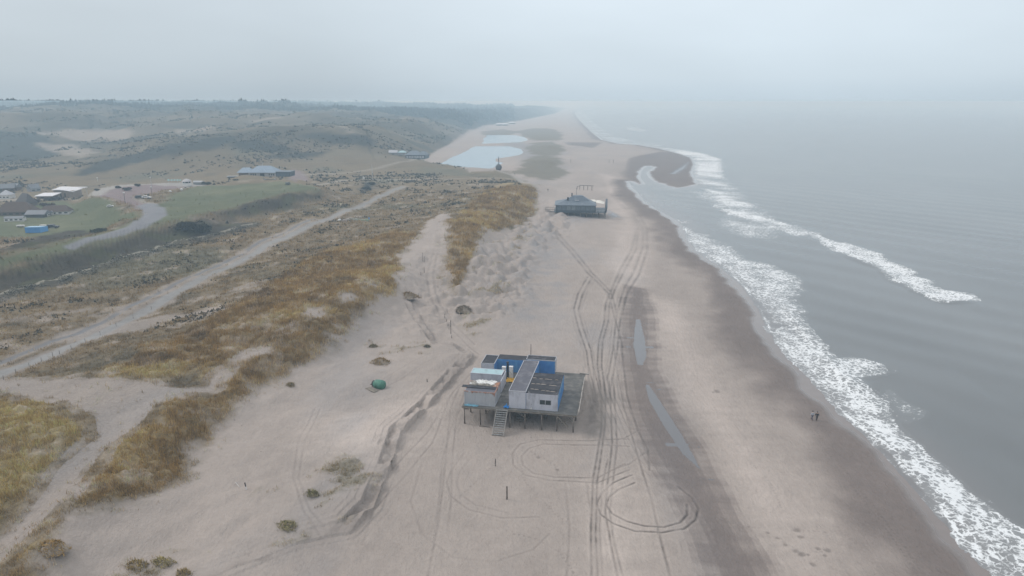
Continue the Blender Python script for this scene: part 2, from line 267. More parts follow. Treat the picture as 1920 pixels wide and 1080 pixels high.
TRACKS = [  # (pixel course, strength)
 ([(1012, 395), (1019, 421), (1066, 467), (1102, 511), (1141, 550), (1149, 581), (1159, 615), (1168, 650)], 1), ([(1016, 392), (1026, 421), (1074, 467), (1108, 509), (1146, 548), (1156, 585)], 1),
 ([(1102, 519), (1084, 550), (1076, 579), (1084, 613), (1100, 659), (1108, 700), (1122, 760)], 1), ([(1110, 521), (1092, 552), (1085, 580), (1093, 613), (1108, 655), (1118, 700), (1130, 760)], 1),
 ([(1212, 440), (1195, 426), (1185, 467), (1164, 504), (1146, 545), (1136, 569), (1133, 602), (1123, 638), (1120, 680), (1128, 740), (1128, 800), (1112, 900), (1108, 1000), (1110, 1100)], 1),
 ([(1180, 390), (1197, 426), (1193, 467), (1172, 504), (1152, 545), (1143, 569), (1140, 602), (1130, 638), (1128, 680), (1136, 740), (1134, 800), (1120, 900), (1117, 1000), (1122, 1100)], 1),
 ([(1130, 340), (1140, 360), (1165, 385), (1190, 405), (1206, 430), (1205, 465), (1188, 510), (1168, 545), (1156, 590), (1150, 650), (1138, 700)], .9),
 ([(1140, 335), (1150, 355), (1172, 380), (1198, 402), (1213, 430), (1213, 470), (1198, 515), (1176, 550), (1163, 600), (1158, 650), (1144, 720)], .9),
 ([(1143, 700), (1146, 760), (1148, 830), (1140, 900), (1135, 960), (1146, 1020), (1160, 1090)], .9), ([(1150, 690), (1154, 760), (1157, 830), (1150, 900), (1143, 960), (1150, 1010), (1170, 1090)], .7),
 ([(1150, 640), (1160, 700), (1172, 760), (1196, 850), (1222, 940), (1238, 1010), (1260, 1090)], .7), ([(1165, 640), (1176, 730), (1196, 800), (1215, 840), (1218, 880)], .7),
 ([(1185, 890), (1150, 905), (1128, 925), (1119, 945), (1126, 965), (1150, 982), (1190, 996), (1240, 999), (1282, 992), (1304, 975), (1309, 953), (1298, 933), (1270, 910)], 1.2),
 ([(1190, 905), (1160, 918), (1142, 932), (1137, 948), (1148, 964), (1175, 978), (1210, 987), (1245, 989), (1275, 980), (1288, 966), (1288, 945)], 1.2),
 ([(1180, 818), (1110, 826), (1010, 824), (975, 832), (961, 850), (962, 872), (985, 890), (1030, 900), (1120, 905), (1180, 880)], .7), ([(1180, 832), (1110, 834), (1020, 832), (992, 840), (978, 855), (980, 872), (1000, 887), (1040, 894), (1120, 896), (1172, 868)], .7),
 ([(870, 850), (848, 880), (838, 905), (845, 930), (880, 955), (940, 970), (1010, 968)], .45), ([(880, 862), (862, 885), (856, 905), (862, 925), (892, 946), (950, 960)], .35),
 ([(890, 690), (862, 725), (845, 770), (838, 830), (832, 900), (822, 980), (800, 1090)], .4), ([(880, 700), (850, 735), (832, 775), (810, 830), (760, 890), (700, 960), (680, 1020)], .4), ([(872, 735), (856, 780), (848, 860), (846, 940), (838, 1000)], .4), ([(868, 760), (846, 800), (830, 860), (824, 930), (818, 980)], .35), ([(860, 720), (835, 760), (800, 810), (735, 880)], .35),
 ([(822, 430), (815, 470), (800, 520), (806, 560), (830, 600), (880, 650), (900, 665)], .4), ([(828, 430), (822, 470), (812, 520), (818, 560), (842, 600), (890, 645)], .4),
 ([(1200, 800), (1170, 818), (1120, 826)], .5), ([(1210, 845), (1180, 868), (1150, 880)], .5), ([(700, 740), (760, 705), (820, 672), (880, 662)], .3), ([(690, 730), (750, 695), (810, 665), (870, 655)], .3),
 ([(1100, 905), (1110, 980), (1108, 1090)], .5), ([(1060, 905), (1068, 990), (1062, 1090)], .35), ([(1130, 1090), (1124, 990), (1130, 905), (1140, 860)], .6),
 ([(790, 870), (770, 940), (790, 1000), (850, 1045), (930, 1052), (1000, 1030), (1030, 1000)], .3), ([(590, 770), (560, 830), (550, 900), (570, 960), (600, 1010)], .3), ([(600, 770), (572, 830), (560, 900), (582, 960), (612, 1000)], .3),
]
_tr = random.Random(9)
for tp_, ts_ in list(TRACKS[:7]):      # fainter passes wandering off the main ones
    for _k in range(2):
        _o = _tr.uniform(-7, 7); _w = _tr.uniform(-.03, .03); TRACKS.append(([(a + _o * (.6 + (b_ - 400) / 1200.) + _tr.uniform(-2, 2), b_) for a, b_ in tp_ if b_ > 380], ts_ * _tr.uniform(.25, .5)))
TRACKS = [t for t in TRACKS if len(t[0]) > 2]
TR = [(on_land(p), s) for p, s in TRACKS]
TRAILS = []
for tp_ in ([(1145, 1085), (1120, 1030), (1085, 992), (1040, 962), (1010, 930), (985, 905), (975, 870)], [(1490, 985), (1445, 890), (1405, 852), (1365, 800), (1330, 735), (1300, 690)], [(955, 826), (1000, 850), (1042, 872), (1052, 905), (1030, 950)], [(960, 1002), (1000, 1008), (1050, 1035), (1085, 1085)],
            [(1531, 790), (1560, 832), (1620, 905), (1690, 990), (1760, 1090)], [(1522, 789), (1552, 834), (1610, 905), (1680, 992), (1748, 1090)], [(1340, 960), (1400, 975), (1460, 975), (1550, 980)], [(1470, 1000), (1510, 1020), (1560, 1015), (1590, 1020)], [(1300, 600), (1295, 640), (1310, 700), (1290, 740)], [(640, 735), (560, 722), (480, 712), (420, 716)], [(800, 1040), (830, 960), (900, 900), (928, 872), (945, 828)]):
    P_ = U(tp_, 2.0); TRAILS.append((P_, np.concatenate([[0], np.cumsum(np.linalg.norm(np.diff(P_, axis=0), axis=1))])))
KICKS = [(*un(u_, v_, 2.0), r_) for u_, v_, r_ in ((1495, 978, .8), (1503, 990, .6), (1494, 1016, .7), (1506, 1022, .7), (1518, 1023, .4), (1536, 1011, .5), (1555, 1014, .7), (1550, 1024, .3), (1526, 1041, .5), (1442, 984, .4), (1460, 994, .5), (1475, 1006, .4), (1345, 722, .8), (1338, 724, .4), (1010, 858, .5), (1045, 880, .4))]
def lerp(a, b, t): return a + (b - a) * t[:, None]
C = lambda *v: np.array(v, float)
def cover(x, y, sp):
    n = x.shape[0]; r = np.hypot(x, y)
    wob = np.clip(r / 150, .6, 12)
    wx = fbm(x, y, 9, 3, sp, seed=21) * wob; wy = fbm(x, y, 9, 3, sp, seed=22) * wob
    X, Y = x + wx, y + wy
    d = -sdf(x + wx * .3, y + wy * .3, SEA, 200.0)
    dl = sdf(X, Y, LAND, 60.0)
    big = fbm(x, y, 40, 4, sp, seed=23); med = fbm(x, y, 7, 4, sp, seed=24); fin = fbm(x, y, 1.5, 3, sp, seed=25)
    streak = fbm(x, y, 9, 3, sp, seed=26, stretch=5, ang=R(80))
    # sand
    col = np.tile(C(.338, .291, .260), (n, 1)) * (1 + .07 * big + .055 * med + .05 * fin + .06 * streak)[:, None]
    col = lerp(col, C(.235, .235, .245) * np.ones((n, 1)), .40 * sst(.0, .9, fbm(x, y, 18, 4, sp, seed=27, stretch=2.5, ang=R(75)) + .0) * sst(20, 50, d))
    for P in Z_GREY: col = lerp(col, C(.215, .215, .222) * np.ones((n, 1)), .6 * sst(-6, 14, sdf(X, Y, P, 20) + 14 * med))
    wet = np.zeros(n); rough = .35 * np.ones(n)
    # damp sand towards the water
    wn = fbm(x, y, 30, 3, sp, seed=28, stretch=3, ang=R(55))
    near = np.exp(-((r - 170) / 110) ** 2)
    wd = sst(20, 7, d + wn * 6 + 2 * med) 
    damp = np.maximum(wd, 0)
    sx = fbm(x, y, 2.2, 3, sp, seed=45, stretch=7, ang=R(-4))
    for P in Z_WET: damp = np.maximum(damp, .98 * sst(-2.4, 2.2, sdf(x + wx * .4, y + wy * .4, P, 14) + 1.0 * med + 1.1 * sx + .5))
    damp = np.maximum(damp, .18 * sst(46, 18, d + wn * 14))
    col = lerp(col, col * C(.52, .50, .505), damp); wet = damp * .12
    film = sst(5.5, 2.0, d + 1.6 * fbm(x, y, 12, 3, sp, seed=29)) 
    wet = np.maximum(wet, film * .93); rough = rough * (1 - film * .9)
    for P in Z_POOL:
        q = sst(-.9, .7, sdf(x + wx * .3, y + wy * .3, P, 6) + .5 * sx + .3 * med); wet = np.maximum(wet, q * .68); rough = rough * (1 - q); col = lerp(col, C(.135, .14, .152) * np.ones((n, 1)), q)
    q = np.zeros(n)
    for P in Z_BERM: q = np.maximum(q, sst(-4, 7, sdf(x + wx, y + wy, P, 20) + 2.5 * big + 1.5 * sx))
    col = col * (1 + .36 * q * (1 - damp))[:, None]
    # wheel tracks
    rut = np.zeros(n); berm = np.zeros(n)
    for P, s in TR:
        dd, _, _ = line_d(x + wx * .02, y + wy * .02, P, 2.5); w = np.maximum(.17, sp * .75)
        rut = np.maximum(rut, s * np.exp(-(dd / w) ** 2) * np.clip(.34 / w, 0, 1)); berm = np.maximum(berm, s * np.exp(-((dd - 2.2 * w) / w) ** 2) * np.clip(.34 / w, 0, 1))
    rut = rut * (.75 + .5 * fin) * (.55 + .75 * sst(-.6, .4, fbm(x, y, 9, 3, sp, seed=49)))
    for P, cum in TRAILS:
        dd, par, _ = line_d(x, y, P, 1.2); s_ = np.interp(par, np.arange(len(P)), cum)
        rut = np.maximum(rut, .38 * (dd < 1) * sst(.24, .08, dd) * (np.sin(s_ * 2 * pi / .75 + 3 * fin) > .2) * sst(-.5, .3, med))
    for kx, ky, kr in KICKS:
        dd = np.hypot(x - kx, (y - ky)) + .35 * fin * kr; rut = np.maximum(rut, .65 * sst(kr, kr * .4, dd))
    col = col * (1 + .10 * berm)[:, None]
    col = col * (1 - .52 * np.clip(rut, 0, 1.1))[:, None]
    # duneland
    land = sst(-1.5, 1.5, dl + 2.0 * med)
    grn = sst(.1, .8, fbm(x, y, 60, 3, sp, seed=30))
    patch = fbm(x, y, 5.5, 4, sp, gain=.65, seed=31, stretch=2.0, ang=R(28))
    grass = lerp(np.tile(C(.19, .148, .094), (n, 1)), np.tile(C(.145, .133, .092), (n, 1)), grn)
    grass = grass * (1 + .24 * patch + .14 * fin + .1 * med)[:, None]
    dark = np.maximum(sst(.35, .75, fbm(x, y, 3.2, 3, sp, seed=32, stretch=1.8, ang=R(28))), sst(.15, .45, fbm(x, y, 12, 5, sp, gain=.75, seed=47, stretch=2.0, ang=R(28))))
    grass = lerp(grass, C(.085, .075, .055) * np.ones((n, 1)), dark * .55)
    bare = sst(.05, .5, fbm(x, y, 16, 4, sp, gain=.6, seed=33, stretch=2.4, ang=R(28)) - .38 + .42 * np.exp(-(((x + 85) / 45) ** 2 + ((y - 170) / 45) ** 2))) * (1 - .75 * sst(260, 420, r))
    dcol = lerp(grass, col, bare * .75)
    mar = np.where(land > .3, (1 - bare) * .45, 0)
    def paint(polys, c, w, var=.12, soft=1.0, edge=1.5):
        nonlocal dcol
        q = np.zeros(n)
        for P in polys: q = np.maximum(q, sst(-soft, soft, sdf(X, Y, P, 12) * 1.0 + edge * med) * w)
        c = np.asarray(c, float)
        dcol = lerp(dcol, c * (1 + var * (med * .6 + patch * .6 + fin * .5))[:, None] * np.ones((n, 1)), q); return q
    # distant dunes: green-brown heath with dark scrub and blown-out sand
    far = sst(480, 720, r) * land
    fb = fbm(x, y, 150, 5, sp, gain=.6, seed=35)
    fcol = lerp(np.tile(C(.115, .100, .074), (n, 1)), np.tile(C(.036, .040, .033), (n, 1)), sst(-.15, .35, fb))
    fcol = fcol * (1 + .55 * fbm(x, y, 40, 4, sp, gain=.75, seed=41))[:, None]
    fcol = lerp(fcol, np.tile(C(.04, .045, .036), (n, 1)), sst(.25, .45, fbm(x, y, 38, 4, sp, gain=.7, seed=42, stretch=1.6)) * .8)
    fcol = lerp(fcol, np.tile(C(.29, .25, .21), (n, 1)), .6 * sst(.42, .75, fbm(x, y, 90, 5, sp, gain=.65, seed=36)) * sst(1800, 1200, r))
    fcol = lerp(fcol, np.tile(C(.028, .034, .028), (n, 1)), sst(1300, 1700, r) * .95 * sst(-.8, -.3, fbm(x, y, 300, 3, sp, seed=37)))
    dcol = lerp(dcol, fcol, far * .8 * sst(-250, -380, x - .0 * y + 60) + far * .75 * (1 - sst(-250, -380, x + 60)) )
    dcol = lerp(dcol, fcol, sst(1000, 1400, r) * land * .9)
    gold_ = lerp(np.tile(C(.212, .156, .078), (n, 1)), np.tile(C(.31, .235, .12), (n, 1)), sst(.0, .6, fbm(x, y, 24, 3, sp, seed=43))); gold_ = lerp(gold_, np.tile(C(.12, .085, .045), (n, 1)), .7 * sst(.25, .6, fbm(x, y, 6, 3, sp, seed=44, stretch=1.5, ang=R(28))))
    q1 = paint(Z_GOLD, gold_, .95, .40, 1.2, 2.2); q2 = paint(Z_YEL, C(.31, .25, .135), .95, .35, 1.5, 2.5)
    gap = sst(.12, .5, fbm(x, y, 3.4, 3, sp, gain=.6, seed=48, stretch=1.6, ang=R(28)) + .25 * big) * np.maximum(q1, q2); dcol = lerp(dcol, col * C(.93, .90, .84), gap * .45)
    mar = np.maximum(mar, np.maximum(q1, q2) * (1 - .8 * gap)); 
    q = paint(Z_DARKH, C(.030, .034, .029), .95, .5, 5, 9); q = paint(Z_HSAND, C(.33, .28, .24), .6, .3, 4, 26)
    q = paint(Z_HEATH, C(.050, .044, .032), .97, .5, 3, 3); mar = mar * (1 - q)
    hg = sst(.0, .5, fbm(x, y, 10, 3, sp, seed=38)) * q; dcol = lerp(dcol, C(.085, .095, .038) * np.ones((n, 1)), hg * .4)
    q = paint(Z_LAWN, C(.100, .112, .062), .97, .15, 1.5, .5); mar = mar * (1 - q); lawn = q
    dcol = lerp(dcol, C(.20, .19, .11) * np.ones((n, 1)), .4 * lawn * sst(-.2, .8, big))
    X, Y = x + wx * .12, y + wy * .12; 
    q = paint(Z_PALE, C(.36, .34, .32), .9, .05, .8, 0); mar *= 1 - q
    q = paint(Z_PLAZA, C(.225, .175, .175), .95, .06, .8, 0); mar *= 1 - q
    pv = 0
    X, Y = x + wx * 1.0, y + wy * 1.0
    q = np.zeros(n)
    for P in Z_SAND: q = np.maximum(q, sst(-.8, .8, sdf(X, Y, P, 12) + 1.4 * med))
    dcol = lerp(dcol, col, q * .93); mar = mar * (1 - q * .97)
    dcol = lerp(dcol, C(.20, .155, .10) * np.ones((n, 1)), q * .55 * sst(.35, .7, patch) * sst(160, 260, r))
    for P, hw in PATHS:
        q = sst(1, -1, (line_d(x, y, P, 20)[0] - hw) / np.maximum(sp, .5)); dcol = lerp(dcol, C(.34, .31, .28) * np.ones((n, 1)), q * .85); mar *= 1 - q
    e = .5 + .5 * sp
    dd, _, _ = line_d(x + wx * .05, y + wy * .05, ROAD, 16)
    q = sst(1.0, -1.0, (dd - 3.4 - 1.2 * med) / 1.2); dcol = lerp(dcol, col * .88, q * .6); mar *= 1 - q * .85
    q = sst(1, -1, (dd - 1.8) / e * 1.0); dcol = lerp(dcol, C(.235, .23, .225) * (1 + .1 * fin + .08 * med + .12 * big)[:, None], q * .9); mar *= 1 - q; pv = np.maximum(pv, q)
    dd, _, _ = line_d(x + wx * .02, y + wy * .02, CYCLE, 12)
    q = sst(1.0, -1.0, (dd - 2.4 - 1.2 * med) / 1.2); dcol = lerp(dcol, col, q * .6); mar *= 1 - q * .8
    q = sst(1, -1, (dd - .9) / e * 1.2); dcol = lerp(dcol, C(.155, .157, .165) * np.ones((n, 1)), q * .85 * (1 - .6 * sst(.2, .6, med))); mar *= 1 - q; pv = np.maximum(pv, q)
    dd, par, _ = line_d(x, y, LANE, 14)
    q = sst(1, -1, (dd - np.interp(par, [0, 2, 4, 7], [4.4, 4.6, 3.2, 1.6])) / e); dcol = lerp(dcol, C(.20, .20, .215) * np.ones((n, 1)), q * .95); mar *= 1 - q; pv = np.maximum(pv, q)
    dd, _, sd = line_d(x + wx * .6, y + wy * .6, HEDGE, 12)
    q = sst(2.6, .6, dd) * .8; dcol = lerp(dcol, lerp(np.tile(C(.30, .28, .23), (n, 1)), np.tile(C(.075, .072, .055), (n, 1)), sst(-.3, .3, -sd + med * 1.2)), q); mar *= 1 - q  # hedge colour carries a painted dark shadow side and pale top
    # darker band along the scarp edge; tufts and hummocks on the terrace
    col = lerp(col, dcol, land)
    ds = sdf(x, y, TERR, 30)
    sc = np.exp(-((ds + .3 + fbm(x, y, 5, 4, sp, seed=4) * 1.0) / .6) ** 2) * sst(-.6, .3, fbm(x, y, 11, 2, sp, seed=46)) * (1 - land) * (r < 170)
    col = col * (1 - .18 * sc * (1 + fin))[:, None]
    beachveg = (1 - land) * sst(-2, 3, ds) * sst(.52, .75, fbm(x, y, 8, 3, sp, gain=.6, seed=40)) * sst(175, 130, r)
    veg2 = np.zeros(n)
    for P in BEACHVEG: veg2 = np.maximum(veg2, sst(-1, 1.5, sdf(X, Y, P, 8)))
    vv = veg2 * sst(.0, .5, patch); col = lerp(col, C(.16, .145, .09) * np.ones((n, 1)), vv * .55)
    slope = (1 - land) * sst(-3.5, 0, dl) * sst(-.1, .5, patch) * .7; col = lerp(col, C(.19, .165, .13) * np.ones((n, 1)), slope)
    for P in Z_MOUND:
        q = sst(-3, 3, sdf(x + wx * .6, y + wy * .6, P, 20) + 6 * med + 4 * patch + 9 * fbm(x, y, 28, 3, sp, gain=.7, seed=55)); col = lerp(col, C(.155, .134, .095) * (1 + .25 * med + .2 * patch)[:, None], q * .9 * (1 - .8 * sst(.2, .6, patch)))
    lxx = (x - HO[0]) * HX[0] + (y - HO[1]) * HX[1]; lyy = (x - HO[0]) * HY[0] + (y - HO[1]) * HY[1]
    scour_patch = sst(.5, 2.5, lxx) * sst(7.5, 4, lxx + med * 1.5) * sst(-4, 1, lyy) * sst(20, 14, lyy); col = lerp(col, C(.185, .165, .15) * np.ones((n, 1)) * (1 + .3 * fin)[:, None], scour_patch * .7)  # darker patch in the scour right of the platform
    mar = np.maximum(mar * land, np.maximum(vv * .8, slope * .5))
    rough = np.maximum(rough * (1 - land), land * (1 - .8 * np.maximum(lawn, pv)))
    wet = wet * (1 - land)
    return np.clip(col, .01, .9), wet, np.clip(mar, 0, 1), rough, rut * (1 - land), np.maximum(q1, q2) * land
Z_MOUND = [on_land(q) for q in ([(965, 325), (980, 300), (1005, 291), (1040, 292), (1055, 305), (1057, 325), (1040, 338), (1000, 336)], [(984, 286), (998, 268), (1040, 265), (1056, 275), (1050, 290), (1020, 293)], [(965, 247), (1000, 240), (1040, 242), (1056, 253), (1050, 264), (1000, 263)], [(900, 247), (945, 242), (975, 248), (960, 252), (905, 253)])]
BEACHVEG = [on_land([(570, 930), (600, 880), (640, 860), (700, 862), (712, 880), (690, 930), (650, 975), (610, 975), (575, 960)]), on_land([(500, 1020), (530, 975), (560, 975), (570, 1005), (520, 1022)]),
            on_land([(220, 1085), (250, 1050), (320, 1040), (385, 1042), (370, 1075), (300, 1095)]), on_land([(690, 645), (735, 625), (770, 635), (820, 645), (800, 665), (760, 660), (700, 660)]),
            on_land([(860, 560), (885, 575), (930, 560), (925, 600), (880, 630), (862, 600)]), on_land([(455, 945), (500, 915), (540, 915), (520, 945), (480, 965)]), on_land([(860, 580), (900, 545), (940, 500), (975, 430), (1010, 425), (965, 500), (940, 560), (900, 600)])]
# ------------------------------------------------------------------ mesh makers
def grid_mesh(name, X, Y, Z, attrs, mat, keep=None, flip=False):
    nr, na = X.shape
    co = np.stack([X, Y, Z], -1).reshape(-1, 3).astype(np.float32)
    i = np.arange(nr * na).reshape(nr, na)
    a, b, c, d = i[:-1, :-1].ravel(), i[:-1, 1:].ravel(), i[1:, 1:].ravel(), i[1:, :-1].ravel()
    q = np.stack([a, b, c, d], 1)
    if keep is not None: q = q[keep.ravel()[q].any(1)]
    used = np.zeros(nr * na, bool); used[q.ravel()] = True; remap = np.cumsum(used) - 1; q = remap[q]; co = co[used]
    me = bpy.data.meshes.new(name); me.vertices.add(len(co)); me.vertices.foreach_set('co', co.ravel())
    me.loops.add(q.size); me.loops.foreach_set('vertex_index', q.ravel().astype(np.int32))
    me.polygons.add(len(q)); me.polygons.foreach_set('loop_start', (np.arange(len(q)) * 4).astype(np.int32))
    me.polygons.foreach_set('use_smooth', np.ones(len(q), bool))
    for k, v in attrs.items():
        if v.ndim == 2:
            t = me.attributes.new(k, 'FLOAT_COLOR', 'POINT'); v = np.concatenate([v, np.ones((len(v), 1))], 1)[used]; t.data.foreach_set('color', v.ravel().astype(np.float32))
        else:
            t = me.attributes.new(k, 'FLOAT', 'POINT'); t.data.foreach_set('value', v[used].astype(np.float32))
    me.update(calc_edges=True); me.validate()
    me.materials.append(mat); o = bpy.data.objects.new(name, me); S.collection.objects.link(o); return o
def nodes(name):
    m = bpy.data.materials.new(name); m.use_nodes = True; nt = m.node_tree; return m, nt, nt.nodes, nt.links, nt.nodes['Principled BSDF']
def attr(N, name, kind='Fac'):
    a = N.new('ShaderNodeAttribute'); a.attribute_name = name; return a.outputs[kind]
def noise(N, L, scale, detail=3, rough=.55, vec=None, scl=None):
    g = N.new('ShaderNodeNewGeometry'); src = g.outputs['Position']
    if scl is not None:
        mp = N.new('ShaderNodeMapping'); mp.inputs['Scale'].default_value = scl[:3]
        if len(scl) > 3: mp.inputs['Rotation'].default_value = (0, 0, scl[3])
        L.new(src, mp.inputs[0]); src = mp.outputs[0]
    t = N.new('ShaderNodeTexNoise'); t.inputs['Scale'].default_value = scale; t.inputs['Detail'].default_value = detail; t.inputs['Roughness'].default_value = rough
    L.new(src, t.inputs['Vector']); return t.outputs['Fac']
def mrange(N, L, v, a, b, c, d, clamp=True):
    m = N.new('ShaderNodeMapRange'); m.clamp = clamp
    for k, q in zip(('From Min', 'From Max', 'To Min', 'To Max'), (a, b, c, d)):
        if isinstance(q, (int, float)): m.inputs[k].default_value = q
        else: L.new(q, m.inputs[k])
    L.new(v, m.inputs['Value']); return m.outputs[0]
def mth(N, L, op, a, b=None):
    m = N.new('ShaderNodeMath'); m.operation = op
    for i, q in enumerate((a, b)):
        if q is None: continue
        if isinstance(q, (int, float)): m.inputs[i].default_value = q
        else: L.new(q, m.inputs[i])
    return m.outputs[0]
def scale_col(N, L, col, f):
    s = N.new('ShaderNodeVectorMath'); s.operation = 'SCALE'; L.new(col, s.inputs[0]); L.new(f, s.inputs['Scale']); return s.outputs[0]
def mixc(N, L, f, a, b):
    m = N.new('ShaderNodeMix'); m.data_type = 'RGBA'
    if isinstance(f, (int, float)): m.inputs['Factor'].default_value = f
    else: L.new(f, m.inputs['Factor'])
    for i, q in ((6, a), (7, b)):
        if isinstance(q, tuple): m.inputs[i].default_value = (*q[:3], 1)
        else: L.new(q, m.inputs[i])
    return m.outputs[2]
def ground_mat():
    m, nt, N, L, B = nodes('dune sand and turf')
    col = attr(N, 'Col', 'Color'); wet = attr(N, 'wet'); ro = attr(N, 'tuft')
    n1 = noise(N, L, 2.2, 5, .7); n2 = noise(N, L, .35, 4, .6); n3 = noise(N, L, 9.0, 3, .6)
    amp = mrange(N, L, ro, 0, 1, .10, .75)
    v = mth(N, L, 'ADD', mth(N, L, 'MULTIPLY', mth(N, L, 'SUBTRACT', n1, .5), amp), mth(N, L, 'MULTIPLY', mth(N, L, 'SUBTRACT', n2, .5), .16))
    v = mth(N, L, 'ADD', mth(N, L, 'ADD', v, mth(N, L, 'MULTIPLY', mth(N, L, 'SUBTRACT', n3, .5), .10)), 1.0)
    # scattered dark specks: weed, shells, footprints
    g = N.new('ShaderNodeNewGeometry'); vo = N.new('ShaderNodeTexVoronoi'); vo.inputs['Scale'].default_value = .55; L.new(g.outputs['Position'], vo.inputs['Vector'])
    sp = mrange(N, L, vo.outputs['Distance'], .05, .10, 1, 0); msk = mrange(N, L, noise(N, L, .06, 3, .7), .56, .66, 0, 1)
    sp = mth(N, L, 'MULTIPLY', mth(N, L, 'MULTIPLY', sp, msk), mrange(N, L, wet, .1, .4, .45, 0))
    v = mth(N, L, 'SUBTRACT', v, sp)
    L.new(scale_col(N, L, col, v), B.inputs['Base Color'])
    L.new(mrange(N, L, wet, 0, 1, .95, .05), B.inputs['Roughness'])
    L.new(mrange(N, L, wet, 0, 1, .15, .75), B.inputs['Specular IOR Level'])
    rip = noise(N, L, 1.6, 4, .65, scl=(1, .35, 1, .6))
    h = mth(N, L, 'ADD', mth(N, L, 'MULTIPLY', n1, mrange(N, L, ro, 0, 1, .06, .5)), mth(N, L, 'MULTIPLY', rip, .2))
    h = mth(N, L, 'ADD', h, mth(N, L, 'MULTIPLY', noise(N, L, .45, 5, .62, scl=(1, .6, 1, .9)), .35)); h = mth(N, L, 'MULTIPLY', h, mrange(N, L, wet, .3, .9, 1, 0))
    bp = N.new('ShaderNodeBump'); bp.inputs['Strength'].default_value = .9; bp.inputs['Distance'].default_value = 1.0
    L.new(h, bp.inputs['Height']); L.new(bp.outputs[0], B.inputs['Normal']); return m
# fan of rays: fine near the beach hut, coarse far away
def fan():
    a_in = np.radians(np.linspace(-45, 45, 1250)); a_out = np.radians(np.linspace(46, 84, 40))
    A = np.concatenate([-a_out[::-1], a_in, a_out])
    r = [30.0]
    while r[-1] < 14000:
        q = r[-1]; r.append(q + max(.12, min(q * q * .0010 / 56 + .06, q * .0105)))
    return np.array(r), A
RR, AA = fan()
XX = RR[:, None] * np.sin(AA)[None, :]; YY = RR[:, None] * np.cos(AA)[None, :]
SPc = np.broadcast_to((RR * R(90) / 1250)[:, None], XX.shape)
SPc = np.maximum(SPc, np.gradient(RR)[:, None] * .6)
def build_ground():
    x, y, sp = XX.ravel(), YY.ravel(), SPc.ravel()
    col, wet, mar, rough, rut, _ = par_map(cover, [x, y, sp], 48)
    h = par_map(Hn, [x, y, sp], 48)
    h = h + mar * np.abs(fbm(x, y, 2.4, 3, sp, gain=.6, seed=50, stretch=1.4, ang=R(28))) * 1.0 - rut * .07
    # heath, hedge and forest stand above the turf
    for P in Z_HEATH: h = h + sst(-2, 2, sdf(x, y, P, 8)) * (.3 + .5 * np.abs(fbm(x, y, 4, 3, sp, seed=51)))
    dd, _, _ = line_d(x, y, HEDGE, 8); h = h + sst(3.2, .8, dd) * (1.0 + .8 * fbm(x, y, 5, 3, sp, seed=52))
    r = np.hypot(x, y); h = h + sst(1500, 2200, r) * sst(12, 25, h) * np.abs(fbm(x, y, 45, 3, sp, gain=.7, seed=53)) * 7
    h = np.minimum(h, 56)
    o = grid_mesh('ground', XX, YY, h.reshape(XX.shape), {'Col': col, 'wet': wet, 'tuft': rough}, ground_mat()); o['kind'] = 'structure'
    return o
build_ground()
# ------------------------------------------------------------------ sea
FOAM = [(U(p), w, e) for p, w, e in [
 ([(1543, 668), (1565, 672), (1602, 720), (1645, 745), (1665, 790), (1705, 830), (1750, 870), (1805, 918), (1865, 962), (1930, 1008), (2050, 1090), (2100, 1200), (1990, 1140), (1915, 1075), (1875, 1045), (1835, 1008), (1780, 965), (1730, 910), (1690, 865), (1640, 820), (1602, 780), (1580, 745), (1560, 710)], .66, 1.2),
 ([(1560, 675), (1600, 671), (1655, 684), (1664, 698), (1612, 705), (1572, 702)], .62, 1.2),
 ([(1458, 620), (1478, 612), (1510, 612), (1560, 672), (1600, 735), (1580, 748), (1540, 722), (1492, 682), (1462, 650)], .54, 1.0),
 ([(1285, 425), (1345, 455), (1400, 488), (1450, 500), (1492, 520), (1500, 545), (1480, 560), (1497, 580), (1500, 610), (1458, 604), (1432, 562), (1400, 533), (1340, 490), (1297, 455)], .50, 2.0),
 ([(1500, 430), (1560, 450), (1630, 470), (1700, 505), (1750, 540), (1815, 553), (1828, 562), (1760, 565), (1708, 541), (1640, 497), (1560, 466)], .70, 1.5),
 ([(1340, 385), (1400, 400), (1470, 418), (1530, 437), (1500, 442), (1440, 424), (1370, 402)], .75, 2.0),
 ([(1240, 277), (1305, 284), (1348, 298), (1352, 330), (1380, 360), (1420, 392), (1400, 402), (1355, 380), (1330, 356), (1311, 346), (1303, 325), (1306, 308), (1300, 296), (1260, 283)], .72, 4.0),
 ([(1300, 360), (1380, 365), (1440, 405), (1450, 445), (1400, 445), (1355, 420), (1370, 400)], .42, 4.0),
 ([(1075, 205), (1095, 212), (1112, 228), (1150, 256), (1200, 266), (1240, 272), (1240, 280), (1200, 273), (1150, 268), (1112, 249), (1085, 222)], .35, 4.0),
 ([(1180, 236), (1215, 244), (1200, 248), (1175, 243)], .4, 6.0),
 ([(1500, 690), (1560, 740), (1590, 790), (1640, 835), (1600, 800), (1560, 760)], .45, .8),
 ([(1785, 1003), (1810, 1002), (1860, 1040), (1905, 1085), (1860, 1072), (1800, 1040)], .55, .7),
 ([(1665, 735), (1720, 770), (1700, 790), (1660, 760)], .30, 1.5),
 ([(1230, 395), (1205, 372), (1200, 360), (1230, 350), (1300, 356), (1300, 400), (1270, 410)], .16, 3.0)]]
